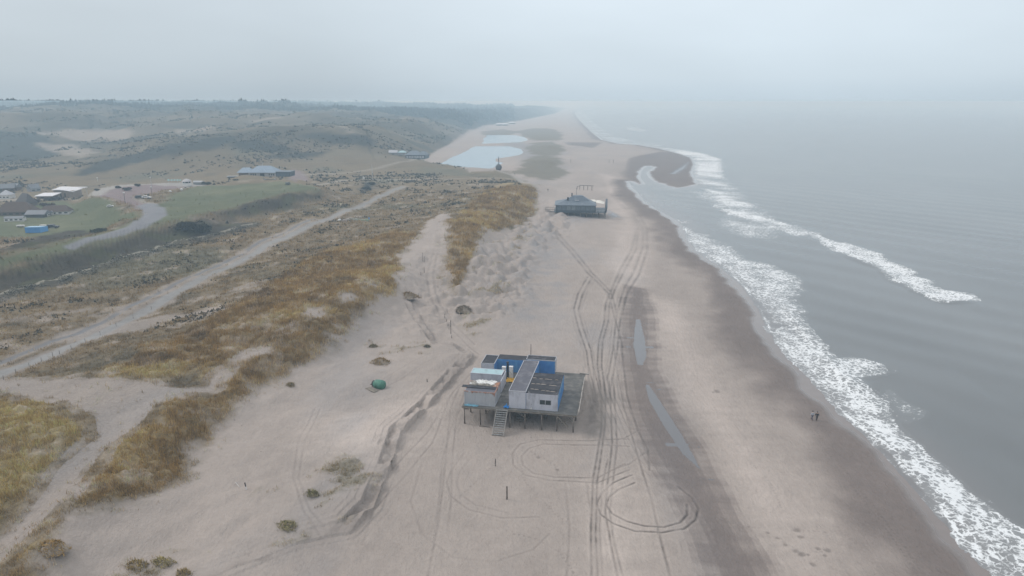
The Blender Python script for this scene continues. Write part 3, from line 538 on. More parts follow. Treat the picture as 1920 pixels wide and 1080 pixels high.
CREST = [(U(p), w) for p, w in [([(1540, 664), (1560, 690), (1585, 715), (1610, 738)], .7), ([(1465, 562), (1482, 590), (1500, 615), (1530, 650)], .5),
 ([(1560, 470), (1640, 500), (1710, 545), (1770, 566), (1830, 566)], .45), ([(1600, 775), (1690, 862), (1780, 962), (1880, 1045)], .5),
 ([(1770, 668), (1800, 695), (1840, 728), (1900, 770)], -.12)]]
def sea_mat():
    m, nt, N, L, B = nodes('grey sea water')
    fo = attr(N, 'foam'); sh = attr(N, 'shallow')
    lace = noise(N, L, .75, 6, .72, scl=(1.0, .75, 1, R(-35))); cells = N.new('ShaderNodeTexVoronoi'); cells.feature = 'DISTANCE_TO_EDGE'; cells.inputs['Scale'].default_value = .8
    g = N.new('ShaderNodeNewGeometry'); wv = N.new('ShaderNodeVectorMath'); wv.operation = 'ADD'
    nn = N.new('ShaderNodeTexNoise'); nn.inputs['Scale'].default_value = .9; nn.inputs['Detail'].default_value = 4; L.new(g.outputs['Position'], nn.inputs['Vector'])
    sv = N.new('ShaderNodeVectorMath'); sv.operation = 'SCALE'; sv.inputs['Scale'].default_value = 2.4; L.new(nn.outputs['Color'], sv.inputs[0])
    L.new(g.outputs['Position'], wv.inputs[0]); L.new(sv.outputs[0], wv.inputs[1]); L.new(wv.outputs[0], cells.inputs['Vector'])
    web = mrange(N, L, cells.outputs['Distance'], 0, .42, .30, -.42)
    t = mth(N, L, 'ADD', mth(N, L, 'ADD', fo, web), mth(N, L, 'MULTIPLY', mth(N, L, 'SUBTRACT', lace, .5), 1.3))
    a = mth(N, L, 'MULTIPLY', mrange(N, L, t, .44, .68, 0, 1), mrange(N, L, fo, .04, .2, 0, 1))
    big = noise(N, L, .02, 4, .6, scl=(1, .4, 1, R(-40)))
    deep = mixc(N, L, mrange(N, L, big, .3, .7, 0, 1), (.118, .125, .127), (.152, .160, .162))
    base = mixc(N, L, sh, deep, (.17, .165, .165)); base = mixc(N, L, mrange(N, L, fo, .05, .7, 0, .6), base, (.38, .40, .405))
    L.new(mixc(N, L, a, base, (.71, .73, .74)), B.inputs['Base Color'])
    L.new(mrange(N, L, a, 0, 1, .22, .9), B.inputs['Roughness']); B.inputs['IOR'].default_value = 1.33
    w1 = noise(N, L, .32, 5, .62, scl=(1, .38, 1, R(-52))); w2 = noise(N, L, 1.5, 4, .6, scl=(1, .5, 1, R(-40)))
    h = mth(N, L, 'ADD', mth(N, L, 'MULTIPLY', w1, .8), mth(N, L, 'MULTIPLY', w2, .22)); h = mth(N, L, 'MULTIPLY', h, mrange(N, L, sh, 0, 1, .8, .15))
    h = mth(N, L, 'ADD', h, mth(N, L, 'MULTIPLY', a, .25))
    bp = N.new('ShaderNodeBump'); bp.inputs['Strength'].default_value = .8; L.new(h, bp.inputs['Height']); L.new(bp.outputs[0], B.inputs['Normal']); return m
def build_sea():
    k = (AA > R(-2)); X = XX[:, k]; Y = YY[:, k]; sp = SPc[:, k] if SPc.shape[1] > 1 else np.broadcast_to(SPc, XX.shape)[:, k]
    x, y, sp = X.ravel(), Y.ravel(), sp.ravel()
    d = sdf(x, y, SEA, 80.0); r = np.hypot(x, y)
    wob = np.clip(r / 180, .5, 8); wx = fbm(x, y, 8, 3, sp, seed=61) * 1.5 * wob; wy = fbm(x, y, 8, 3, sp, seed=62) * 1.5 * wob
    f = np.zeros(len(x)); lace = fbm(x, y, 3, 4, sp, gain=.7, seed=63)
    for P, w, e in FOAM: f = np.maximum(f, w * sst(-e * 1.5, e * .8, sdf(x + wx, y + wy, P, 14)))
    # swash edge
    ed = np.exp(-((d - .5 - .4 * lace) / .5) ** 2) * .72 * sst(-.3, .5, fbm(x, y, 22, 2, sp, seed=64)) * sst(700, 350, r); f = np.maximum(f, ed)
    f = np.maximum(f, .35 * sst(9, 2, d) * sst(.0, .7, fbm(x, y, 14, 3, sp, seed=65)))
    f = f * (.8 + .35 * fbm(x, y, 6, 3, sp, seed=66)) * (1 - sst(250, 420, r) * sst(-.3, .45, fbm(x, y, 34, 4, sp, gain=.7, seed=69, stretch=2.2, ang=R(-48))) * .75) 
    z = .10 * fbm(x, y, 26, 3, sp, seed=67, stretch=5, ang=R(-52)) * sst(2, 18, d) + .07 * sst(6, 22, d) * np.sin(fbm(x, y, 90, 2, sp, seed=68, stretch=2, ang=R(-52)) * 3 + (x * cos(R(38)) + y * sin(R(38))) / 2.6)
    for P, w in CREST:
        dd, par, sd = line_d(x + wx * .5, y + wy * .5, P, 14); tap = np.clip(np.minimum(par, len(P) - 1 - par) * 1.5, 0, 1)
        z = z + w * tap * np.exp(-(dd / np.where(sd > 0, 3.2, 1.5)) ** 2)
    z = z + f * .12 * (1 + lace)
    o = grid_mesh('sea', X, Y, z.reshape(X.shape), {'foam': f, 'shallow': sst(14, 1, d)}, sea_mat(), keep=(d > -12).reshape(X.shape)); o['kind'] = 'structure'
build_sea()
def build_pond(name, P, z=1.35, c=(.17, .26, .33)):
    m, nt, N, L, B = nodes('still pale water'); B.inputs['Base Color'].default_value = (*c, 1); B.inputs['Roughness'].default_value = .1; B.inputs['Specular IOR Level'].default_value = .3; B.inputs['IOR'].default_value = 1.33
    bp = N.new('ShaderNodeBump'); bp.inputs['Strength'].default_value = .015; L.new(noise(N, L, .5, 3), bp.inputs['Height']); L.new(bp.outputs[0], B.inputs['Normal'])
    Q = P; me = bpy.data.meshes.new(name); me.from_pydata([(a, b, z) for a, b in Q], [], [list(range(len(Q)))]); me.materials.append(m)
    o = bpy.data.objects.new(name, me); S.collection.objects.link(o); o['kind'] = 'structure'
    if me.polygons[0].normal.z < 0: me.flip_normals()
_a = np.vstack([POND1, POND2]); _x0, _y0 = _a.min(0) - 12; _x1, _y1 = _a.max(0) + 12
def build_pool(P):
    st = .5; a_, c_ = P.min(0) - 2, P.max(0) + 2; gx, gy = np.meshgrid(np.arange(a_[0], c_[0], st), np.arange(a_[1], c_[1], st)); k = sdf(gx + st / 2, gy + st / 2, P, 8) > -.4
    vs = []; fs = []; ix = {}
    for q in zip(*np.nonzero(k)):
        f_ = []
        for dj, di in ((0, 0), (0, 1), (1, 1), (1, 0)):
            t_ = (q[0] + dj, q[1] + di)
            if t_ not in ix: ix[t_] = len(vs); vs.append((a_[0] + t_[1] * st, a_[1] + t_[0] * st, POOL_Z))
            f_.append(ix[t_])
        fs.append(f_)
    me = bpy.data.meshes.new('pool_water'); me.from_pydata(vs, [], fs); m, nt, N, L, B = nodes('shallow pool water'); B.inputs['Base Color'].default_value = (.135, .133, .138, 1); B.inputs['Roughness'].default_value = .12; B.inputs['Specular IOR Level'].default_value = .4
    bp = N.new('ShaderNodeBump'); bp.inputs['Strength'].default_value = .04; L.new(noise(N, L, 1.2, 3), bp.inputs['Height']); L.new(bp.outputs[0], B.inputs['Normal']); me.materials.append(m)
    o = bpy.data.objects.new('pool_water', me); S.collection.objects.link(o); o['kind'] = 'structure'
for P_ in POOLS: build_pool(P_)
build_pond('lagoon_water', np.array([(_x0, _y0), (_x1, _y0), (_x1, _y1), (_x0, _y1)]))
# ------------------------------------------------------------------ object helpers
def PM(name, col, rough=.8, var=.12, scale=1.5, dirt=None, dirt_amt=.3, metal=0.0, bump=.0, scl=None, dscl=None):
    m, nt, N, L, B = nodes(name)
    n = noise(N, L, scale, 5, .65, scl=scl); v = mrange(N, L, n, .25, .75, 1 - var, 1 + var)
    rgb = N.new('ShaderNodeRGB'); rgb.outputs[0].default_value = (*col, 1); c = scale_col(N, L, rgb.outputs[0], v)
    if dirt:
        f = mrange(N, L, noise(N, L, scale * .8, 6, .7, scl=dscl or (1, 1, .35)), .62 - dirt_amt * .4, .72 - dirt_amt * .2, 0, .85); c = mixc(N, L, f, c, dirt)
    L.new(c, B.inputs['Base Color']); B.inputs['Roughness'].default_value = rough; B.inputs['Metallic'].default_value = metal
    if bump:
        bp = N.new('ShaderNodeBump'); bp.inputs['Strength'].default_value = bump; L.new(n, bp.inputs['Height']); L.new(bp.outputs[0], B.inputs['Normal'])
    return m
class MB:
    def __init__(s): s.v = []; s.f = []
    def add(s, vs, fs): k = len(s.v); s.v += [tuple(map(float, p)) for p in vs]; s.f += [tuple(i + k for i in f) for f in fs]; return s
    def box(s, x0, x1, y0, y1, z0, z1, rz=0, top=(0, 0)):
        tx, ty = top; vs = [(x0, y0, z0), (x1, y0, z0), (x1, y1, z0), (x0, y1, z0), (x0 + tx, y0 + ty, z1), (x1 - tx, y0 + ty, z1), (x1 - tx, y1 - ty, z1), (x0 + tx, y1 - ty, z1)]
        if rz:
            cx, cy = (x0 + x1) / 2, (y0 + y1) / 2; c, q = cos(rz), sin(rz)
            vs = [(cx + (a - cx) * c - (b - cy) * q, cy + (a - cx) * q + (b - cy) * c, z) for a, b, z in vs]
        return s.add(vs, [(0, 3, 2, 1), (4, 5, 6, 7), (0, 1, 5, 4), (1, 2, 6, 5), (2, 3, 7, 6), (3, 0, 4, 7)])
    def tube(s, p0, p1, r0, r1=None, n=6):
        r1 = r0 if r1 is None else r1; a = np.array(p0, float); b = np.array(p1, float); d = (b - a) / (np.linalg.norm(b - a) + 1e-9)
        u = np.cross(d, (0, 0, 1) if abs(d[2]) < .9 else (1, 0, 0)); u /= np.linalg.norm(u); w = np.cross(d, u); vs = []
        for c_, r_ in ((a, r0), (b, r1)):
            for i in range(n): t = 2 * pi * i / n; vs.append(c_ + u * cos(t) * r_ + w * sin(t) * r_)
        return s.add(vs, [(i, (i + 1) % n, n + (i + 1) % n, n + i) for i in range(n)] + [tuple(range(n))[::-1], tuple(range(n, 2 * n))])
    def beam(s, p0, p1, w, h):
        a = np.array(p0, float); b = np.array(p1, float); d = (b - a) / np.linalg.norm(b - a)
        u = np.cross(d, (0, 0, 1) if abs(d[2]) < .95 else (1, 0, 0)); u /= np.linalg.norm(u); k = np.cross(u, d); vs = []
        for c_ in (a, b):
            for i, j in ((-1, -1), (1, -1), (1, 1), (-1, 1)): vs.append(c_ + u * i * w / 2 + k * j * h / 2)
        return s.add(vs, [(0, 1, 5, 4), (1, 2, 6, 5), (2, 3, 7, 6), (3, 0, 4, 7), (3, 2, 1, 0), (4, 5, 6, 7)])
    def hip(s, x0, x1, y0, y1, z0, z1, ins, insy=None, th=.15):
        """hipped or gabled roof: ridge along x"""
        ym = (y0 + y1) / 2
        vs = [(x0, y0, z0), (x1, y0, z0), (x1, y1, z0), (x0, y1, z0), (x0 + ins, ym, z1), (x1 - ins, ym, z1)]; lo = [(a, b, z - th) for a, b, z in vs[:4]]
        return s.add(vs + lo, [(0, 1, 5, 4), (2, 3, 4, 5), (1, 2, 5), (3, 0, 4), (6, 7, 1, 0), (7, 8, 2, 1), (8, 9, 3, 2), (9, 6, 0, 3), (9, 8, 7, 6)])
    def lathe(s, prof, n=12, c=(0, 0, 0), sx=1, sy=1):
        vs = []; fs = []
        for r_, z in prof:
            for i in range(n): t = 2 * pi * i / n; vs.append((c[0] + r_ * cos(t) * sx, c[1] + r_ * sin(t) * sy, c[2] + z))
        for k in range(len(prof) - 1):
            for i in range(n): j = (i + 1) % n; fs.append((k * n + i, k * n + j, (k + 1) * n + j, (k + 1) * n + i))
        fs += [tuple(range(n))[::-1], tuple(range((len(prof) - 1) * n, len(prof) * n))]; return s.add(vs, fs)
    def corr(s, p0, p1, z0, z1, pitch=.28, dep=.05):
        """corrugated wall sheet from p0 to p1, outward to the right of travel"""
        a = np.array(p0, float); b = np.array(p1, float); L_ = np.linalg.norm(b - a); d = (b - a) / L_; nrm = np.array([d[1], -d[0]]); k = int(L_ / pitch); pts = []
        for i in range(k):
            t = i * L_ / k; w = L_ / k
            for f_, o_ in ((0, 0), (.3, 0), (.5, 1), (.8, 1)): pts.append(a + d * (t + f_ * w) + nrm * (dep * o_ - dep))
        pts.append(b - nrm * dep); n = len(pts)
        return s.add([(p[0], p[1], z0) for p in pts] + [(p[0], p[1], z1) for p in pts], [(i, i + 1, n + i + 1, n + i) for i in range(n - 1)])
    def build(s, name, mat, parent=None, smooth=False, bevel=0):
        me = bpy.data.meshes.new(name); me.from_pydata(s.v, [], s.f); me.materials.append(mat)
        if smooth: me.polygons.foreach_set('use_smooth', [True] * len(me.polygons))
        o = bpy.data.objects.new(name, me); S.collection.objects.link(o)
        if parent: o.parent = parent
        if bevel:
            b = o.modifiers.new('b', 'BEVEL'); b.width = bevel; b.segments = 1; b.limit_method = 'ANGLE'
        return o
def thing(name, label, cat, loc=(0, 0, 0), rz=0, group=None):
    o = bpy.data.objects.new(name, None); S.collection.objects.link(o); o.location = loc; o.rotation_euler = (0, 0, rz); o.empty_display_size = .2
    o['label'] = label; o['category'] = cat
    if group: o['group'] = group
    return o
def tag(o, label, cat, loc=None, rz=None, group=None):
    o['label'] = label; o['category'] = cat
    if group: o['group'] = group
    if loc is not None: o.location = loc
    if rz is not None: o.rotation_euler = (0, 0, rz)
    return o
def dup(root, loc, rz=None, label=None, scale=None):
    r = root.copy(); S.collection.objects.link(r); r.location = loc
    if rz is not None: r.rotation_euler = (0, 0, rz)
    if label: r['label'] = label
    if scale: r.scale = (scale,) * 3
    for ch in list(root.children):
        c = ch.copy(); S.collection.objects.link(c); c.parent = r
        for g in ch.children: d = g.copy(); S.collection.objects.link(d); d.parent = c
    return r
def spot(u, v):
    p = on_land([(u, v)], False)[0]; return (float(p[0]), float(p[1]), ground_z(p[0], p[1]))
def ppm(loc):
    Z = loc[1] * _c - (loc[2] - CZ) * _s; return FPX / Z      # photo pixels per metre there
M = {}
M['timber'] = PM('weathered timber', (.20, .175, .145), .9, .3, 2.5, (.10, .09, .08), .25, scl=(1, 1, .3))
M['palewood'] = PM('bleached rail wood', (.34, .31, .28), .9, .2, 3.0)
M['deck'] = PM('grey deck boards', (.105, .103, .097), .85, .28, .9, (.20, .185, .165), .35, dscl=(1, 1, 1), scl=(.25, 3, 1))
M['post'] = PM('tarred post', (.115, .095, .08), .9, .3, 2.0, (.26, .23, .20), .3)
M['lav'] = PM('lavender white wall', (.47, .48, .53), .7, .06, .8, (.30, .30, .33), .25)
M['blue'] = PM('faded blue wall', (.055, .20, .47), .7, .16, .9, (.10, .28, .50), .35)
M['roofdark'] = PM('dark roofing felt', (.020, .020, .026), .75, .3, 1.0, (.09, .085, .095), .25, dscl=(1, 1, 1))
M['roofgrey'] = PM('grey roofing felt', (.085, .085, .105), .7, .2, .6, (.17, .165, .18), .35, dscl=(1, 1, 1))
M['white'] = PM('chalky white paint', (.62, .62, .61), .7, .1, 1.5, (.4, .38, .35), .15)
M['trim'] = PM('pale trim', (.40, .41, .44), .7, .15, 4.0)
M['aqua'] = PM('pale aqua roof paint', (.33, .47, .50), .65, .1, .9, (.22, .30, .32), .2, dscl=(1, 1, 1))
M['black'] = PM('black metal', (.015, .015, .017), .5, .2)
M['glass'] = PM('dark glass', (.025, .035, .035), .15, .1)
M['yellow'] = PM('yellow tarpaulin', (.62, .38, .05), .7, .15, 2.0, bump=.4)
M['bluetarp'] = PM('blue tarpaulin', (.03, .25, .62), .5, .15, 2.0, bump=.4)
M['sandheap'] = PM('blown sand', (.34, .30, .27), .95, .12, 2.0, bump=.3)
M['whitetarp'] = PM('crumpled white sheet', (.72, .72, .70), .7, .08, 1.5, (.35, .30, .26), .2, bump=.6)
def rusty():
    m, nt, N, L, B = nodes('rusting grey container paint'); g = N.new('ShaderNodeTexCoord'); sp = N.new('ShaderNodeSeparateXYZ'); L.new(g.outputs['Object'], sp.inputs[0])
    n = noise(N, L, 1.3, 6, .7, scl=(1, 1, .35)); t = mth(N, L, 'ADD', mrange(N, L, sp.outputs['Z'], 5.1, 6.05, -.30, .12), mrange(N, L, sp.outputs['X'], -16, -14.5, 0, .13))
    a = mrange(N, L, mth(N, L, 'ADD', n, t), .52, .60, 0, .9)
    r = mixc(N, L, noise(N, L, 5, 4), (.16, .06, .03), (.42, .20, .12)); L.new(mixc(N, L, a, mixc(N, L, noise(N, L, .6, 3, scl=(2, 2, .2)), (.33, .34, .37), (.44, .45, .46)), r), B.inputs['Base Color']); B.inputs['Roughness'].default_value = .75; return m
M['rusty'] = rusty()
# ------------------------------------------------------------------ the beach hut on its platform
HR = -HA; HB = 2.0
def hutp(lx, ly, z): p = hut(lx, ly); return (float(p[0]), float(p[1]), z)
def hground(lx, ly): p = hut(lx, ly); return ground_z(p[0], p[1]) - HB
def on_hut(name, label, cat, group=None): return thing(name, label, cat, (float(HO[0]), float(HO[1]), HB), HR, group)
DZ = 3.4
def platform():
    t = on_hut('beach_platform', 'weathered timber platform on stilts carrying the blue and white cabins', 'platform')
    b = MB(); y = 0.0; k = 0
    while y < 18.8:
        b.box(-20.3 + random.uniform(-.05, .05), .25 + random.uniform(-.06, .06), y, y + .185, DZ - .06, DZ + random.uniform(-.008, .008)); y += .2
    b.build('deck', M['deck'], t)
    b = MB()
    for y in (0.12, 4.8, 9.6, 14.4, 18.6): b.beam((-20.3, y, DZ - .21), (.2, y, DZ - .21), .14, .28)
    for x in (-19.9, -17, -14.3, -11.6, -8.9, -5.9, -3.2, -.3): b.beam((x, .2, DZ - .44), (x, 18.6, DZ - .44), .14, .18)
    b.build('beam', M['timber'], t)
    for y in (0.15, 4.8, 9.6, 14.4):
        for x in (-19.9, -17, -14.3, -11.6, -8.9, -5.9, -3.2, -.3):
            g = hground(x, y)
            if y > 9 and -18 < x < -3: continue
            MB().tube((x + random.uniform(-.05, .05), y, g - .3), (x, y, DZ - .53), .13, .11, 8).build('post', M['post'], t, True)
    for p, q in [((-3.1, .0, 2.9), (-1.2, .1, .9)), ((-.5, 1.2, 2.9), (-3.0, 1.2, .9)), ((-3.0, 3.0, 2.8), (-.6, 3.0, .7)), ((-14.5, 2.5, 2.7), (-16.6, 2.5, 1.2)), ((-11.4, 2.2, 2.6), (-9.2, 2.2, 1.1)), ((-20.1, .3, 2.8), (-20.1, 4.0, 1.0))]:
        MB().beam(p, q, .09, .16).build('brace', M['timber'], t)
    # leaning rail on the seaward edge
    for y in (.4, 3.2, 6.0, 8.8, 11.6, 14.4):
        MB().beam((.32, y, DZ - .5), (.42, y, DZ + .95), .1, .1).build('rail_post', M['palewood'], t)
    MB().beam((.55, .2, DZ + .55), (.35, 15.2, DZ + .95), .12, .12).build('rail', M['palewood'], t); MB().beam((.40, .3, DZ + .1), (.28, 12, DZ + .35), .08, .14).build('rail', M['palewood'], t)
    MB().beam((-.9, 18.9, DZ + .2), (1.0, 18.7, DZ + .15), .25, .2).build('rail', M['palewood'], t)
    # stair
    st = MB(); x0, x1 = -14.0, -12.0; zt, zb = DZ - .02, hground(-13, -3.6)
    for x in (x0, x1): st.beam((x, .05, zt - .1), (x, -3.7, zb + .05), .08, .30)
    s0 = st.build('staircase', PM('pale worn stringer', (.30, .28, .26), .9, .2), t)
    n = 12; tb = MB()
    for i in range(n):
        f = (i + .5) / n; y = .05 - 3.7 * f; z = zt + (zb - zt) * f + .05; tr = MB().box(x0 + .05, x1 - .05, y - .11, y + .11, z - .03, z + .03); tr.build('tread', M['trimwood'], s0)
M['trimwood'] = PM('grey stair tread', (.27, .275, .275), .85, .3, 4.0, (.08, .08, .08), .3)
platform()
def cabin(name, label, x0, x1, y0, y1, z1, walls, roofmat, lip=True, z0=DZ, zback=None, group='portable cabins on the platform', cat='cabin'):
    t = on_hut(name, label, cat, group); zb = z1 if zback is None else zback
    P = [(x0, y0), (x1, y0), (x1, y1), (x0, y1)]; Z = [z1, z1, zb, zb]
    for i, k in enumerate(('front', 'right', 'back', 'left')):
        a, b = P[i], P[(i + 1) % 4]; d = np.array(b) - np.array(a); L_ = np.linalg.norm(d); d = d / L_; nn = np.array([d[1], -d[0]]); w = MB()
        w.add([(a[0], a[1], z0 + .02), (b[0], b[1], z0 + .02), (b[0], b[1], Z[(i + 1) % 4]), (a[0], a[1], Z[i])], [(0, 1, 2, 3)])
        m_ = max(2, int(L_ / 1.2))
        for j in range(m_ + 1):      # cover strips between the wall panels
            p = np.array(a) + d * L_ * j / m_ + nn * .012; za = Z[i] + (Z[(i + 1) % 4] - Z[i]) * j / m_
            w.beam((p[0], p[1], z0 + .05), (p[0], p[1], za - .02), .05, .022)
        o = w.build('wall', M[walls[i]], t)
    r = MB(); r.add([(x0, y0, z1), (x1, y0, z1), (x1, y1, zb), (x0, y1, zb), (x0, y0, z1 - .12), (x1, y0, z1 - .12), (x1, y1, zb - .12), (x0, y1, zb - .12)], [(0, 1, 2, 3)]); ro = r.build('roof', M[roofmat], t)
    if lip:
        q = MB()
        for (a, za), (b, zc) in (((P[0], z1), (P[1], z1)), ((P[1], z1), (P[2], zb)), ((P[2], zb), (P[3], zb)), ((P[3], zb), (P[0], z1))): q.beam((a[0], a[1], za + .03), (b[0], b[1], zc + .03), .10, .14)
        q.build('roof_edge', M['trim'], ro)
    return t
cabin('portable_cabin', 'grey cabin with sunken dark roof at the far left of the platform', -20.0, -17.4, 14.2, 18.9, DZ + 2.7, ['lav', 'blue', 'lav', 'lav'], 'roofdark')
cabin('portable_cabin', 'long blue cabin behind the black chimney and white lockers', -17.35, -11.62, 17.2, 19.8, DZ + 2.7, ['blue', 'blue', 'blue', 'blue'], 'roofdark', False)
cabin('portable_cabin', 'blue cabin at the back right with the mast at its corner', -11.55, -5.8, 17.9, 20.3, DZ + 2.7, ['blue', 'trim', 'blue', 'blue'], 'roofdark')
cabin('portable_cabin', 'long narrow cabin with grey roof and white edges running front to back', -11.9, -8.9, .9, 17.1, DZ + 3.25, ['lav', 'blue', 'blue', 'lav'], 'roofgrey', True, DZ, DZ + 2.75)
t = cabin('portable_cabin', 'wide front cabin with double window and black roof streaked by sand', -8.8, -3.2, .9, 10.4, DZ + 3.1, ['lav', 'blue', 'blue', 'blue'], 'roofdark', False)
w = MB().box(-6.45, -4.35, .84, .895, DZ + 1.15, DZ + 1.16).box(-6.45, -4.35, .84, .895, DZ + 2.0, DZ + 2.05).box(-6.45, -6.38, .84, .895, DZ + 1.16, DZ + 2.0).box(-4.42, -4.35, .84, .895, DZ + 1.16, DZ + 2.0).box(-5.45, -5.36, .84, .895, DZ + 1.16, DZ + 2.0).build('window', M['trim'], t)
for x0, x1 in ((-6.38, -5.45), (-5.36, -4.42)): MB().box(x0, x1, .86, .89, DZ + 1.16, DZ + 2.0).build('pane', M['glass'], w)
d_ = MB().box(-8.72, -7.72, .84, .89, DZ + .05, DZ + 2.05).build('door', M['lav'], t); MB().box(-7.86, -7.80, .80, .84, DZ + 1.0, DZ + 1.12).build('handle', M['black'], d_)
MB().add([(-8.3, .83, DZ + .06), (-7.75, .83, DZ + .06), (-7.75, .83, DZ + .55)], [(0, 1, 2)]).build('torn_sheet', M['white'], t)
MB().tube((-8.35, .75, DZ + 3.5), (-8.35, .75, DZ + 2.0), .04).tube((-8.15, .75, DZ + 3.45), (-8.15, .75, DZ + 2.0), .03).build('pipe', M['trim'], t)
for j, y in enumerate((2.6, 5.2, 7.7)):   # drifted sand lines on the felt
    for i in range(5):
        x = -8.3 + i * 1.0 + random.uniform(-.2, .2); l = random.uniform(.35, .65)
        MB().lathe([(.02, .10), (l * .6, .09), (l, .01)][::-1], 10, (x + .1, y + random.uniform(-.12, .12) - .06 * i, DZ + 3.10), 1, .22).build('sand_drift', M['sandheap'], t, True)
    MB().box(-8.5, -3.6, y + .25, y + .30, DZ + 3.10, DZ + 3.14).build('roof_batten', M['roofdark'], t)
for i in range(4):
    y = 1.4 + i * 2.3; MB().add([(-3.185, y, DZ + 3.05), (-3.185, y + 1.0, DZ + 3.0), (-3.18, y + .7, DZ + 1.9), (-3.18, y + .15, DZ + 2.3)], [(0, 3, 2, 1)][:1] if 0 else [(0, 1, 2, 3)]).build('peeled_panel', M['aqua'], t)
def container(name, label, x0, x1, y0, y1, z0, z1, wm, rm):
    t = on_hut(name, label, 'container', 'containers at the left of the platform')
    for a, b in (((x0, y0), (x1, y0)), ((x1, y0), (x1, y1)), ((x1, y1), (x0, y1)), ((x0, y1), (x0, y0))): MB().corr(a, b, z0 + .1, z1 - .08).build('wall', wm, t)
    MB().box(x0 + .03, x1 - .03, y0 + .03, y1 - .03, z1 - .1, z1 - .04).build('roof', rm, t)
    f = MB()
    for x in (x0, x1):
        for y in (y0, y1): f.box(x - .06, x + .06, y - .06, y + .06, z0, z1)
    for z in (z0 + .07, z1 - .07):
        for y in (y0, y1): f.box(x0 + .061, x1 - .061, y - .06, y + .06, z - .07, z + .07)
        for x in (x0, x1): f.box(x - .06, x + .06, y0 + .061, y1 - .061, z - .07, z + .07)
    f.build('frame', wm, t); return t
container('shipping_container', 'rust-streaked grey container at the front left beside the stairs', -20, -14.5, .9, 3.3, DZ, DZ + 2.65, M['rusty'], M['roofgrey'])
container('shipping_container', 'grey container covered by crumpled white sheets and debris', -20, -14.5, 3.5, 5.9, DZ, DZ + 2.6, M['rusty'], PM('rust flaked roof', (.22, .20, .18), .9, .3, 1.2, (.36, .33, .29), .5, dscl=(1, 1, 1)))
t = container('shipping_container', 'pale container with aqua roof behind the debris covered one', -20.9, -14.9, 9.2, 11.7, DZ, DZ + 2.7, M['lav'], M['aqua'])
MB().box(-14.6, -14.5, 6.6, 11.6, DZ + .05, DZ + 2.5).build('door', M['lav'], t)
# loose things
def sheet(name, mat, label, cat, cx, cy, z, sx, sy, amp, seed, n=14, rz=0):
    r = np.random.default_rng(seed); vs = []; fs = []
    for j in range(n):
        for i in range(n):
            u, v = i / (n - 1) * 2 - 1, j / (n - 1) * 2 - 1; e = 1 + .18 * r.uniform(-1, 1) if max(abs(u), abs(v)) > .95 else 1
            vs.append((cx + u * sx * e, cy + v * sy * e, z + amp * abs(r.normal()) * (1 - .6 * max(abs(u), abs(v))) + .02))
    fs = [(j * n + i, j * n + i + 1, (j + 1) * n + i + 1, (j + 1) * n + i) for j in range(n - 1) for i in range(n - 1)]
    b = MB(); b.add(vs, fs); o = b.build(name, mat, None); md = o.modifiers.new('s', 'SOLIDIFY'); md.thickness = .03
    return tag(o, label, cat, (float(HO[0]), float(HO[1]), HB), HR)
sheet('tarpaulin', M['whitetarp'], 'large crumpled white sheet on the roof of the debris covered container', 'tarpaulin', -17.0, 5.1, DZ + 2.62, 1.9, .85, .28, 1)
sheet('tarpaulin', M['whitetarp'], 'small white scrap of sheet at the left end of the container roof', 'tarpaulin', -19.2, 4.3, DZ + 2.62, .65, .25, .10, 2, 8)
sheet('debris', PM('grey rubble', (.27, .25, .22), .95, .4, 3.0, bump=.6), 'grey flaked debris lying across the container roof', 'debris', -17.3, 4.2, DZ + 2.6, 2.4, .42, .14, 3)
sheet('rusted_plate', PM('orange rust', (.34, .17, .10), .9, .4, 3.0, (.5, .4, .35), .3), 'orange rusted plate on the right end of the container roof', 'plate', -14.95, 4.6, DZ + 2.62, .42, .9, .10, 4, 8)
sheet('yellow_tarpaulin', M['yellow'], 'crumpled yellow tarpaulin on the deck below the white lockers', 'tarpaulin', -13.75, 13.0, DZ, 1.0, .95, .35, 5)
sheet('blue_tarpaulin', M['bluetarp'], 'bright blue tarpaulin bundled at the top of the stairs', 'tarpaulin', -12.35, .75, DZ + .05, .45, .35, .5, 6, 8)
sheet('torn_blue_sheet', PM('teal blue rag', (.16, .36, .46), .8, .3, 3.0), 'torn pale blue sheet hanging at the foot of the rusty container', 'sheet', -18.7, .45, DZ + .02, 1.2, .30, .22, 7, 12)
o = MB().box(-20.9, -14.7, 2.35, 3.35, DZ + 2.68, DZ + 2.74).build('roofing_sheet', M['roofdark']); tag(o, 'dark strip of roofing laid along the back of the rusty container roof', 'roofing', hutp(0, 0, HB), HR)
t = on_hut('chimney', 'black stove chimney standing between two white lockers', 'chimney'); MB().tube((-14.75, 14.6, DZ), (-14.75, 14.6, DZ + 3.0), .19, .19, 12).build('flue', M['black'], t, False); MB().tube((-14.75, 14.6, DZ + 3.0), (-14.75, 14.6, DZ + 3.25), .26, .26, 12).build('cowl', M['black'], t)
for x, y, lb in ((-15.3, 13.6, 'white locker at the corner of the aqua roofed container'), (-13.95, 14.0, 'tall white locker with a dark strap above the yellow tarpaulin')):
    t = on_hut('locker', lb, 'locker', 'white lockers by the chimney'); MB().box(x - .35, x + .35, y - .3, y + .3, DZ + .02, DZ + 2.5).build('body', M['white'], t, bevel=.03); MB().box(x - .38, x + .38, y - .33, y + .33, DZ + 2.5, DZ + 2.58).build('lid', M['white'], t)
    if x > -14.5: MB().beam((x - .3, y - .31, DZ + 1.7), (x + .25, y - .31, DZ + .9), .05, .02).build('strap', M['black'], t)
mx, my = -11.1, 20.7; o = MB().tube((0, 0, -.5), (0, 0, 5.9), .09, .06, 8).build('mast', M['post']); tag(o, 'dark mast standing behind the blue cabins', 'mast', hutp(mx, my, HB + hground(mx, my)))
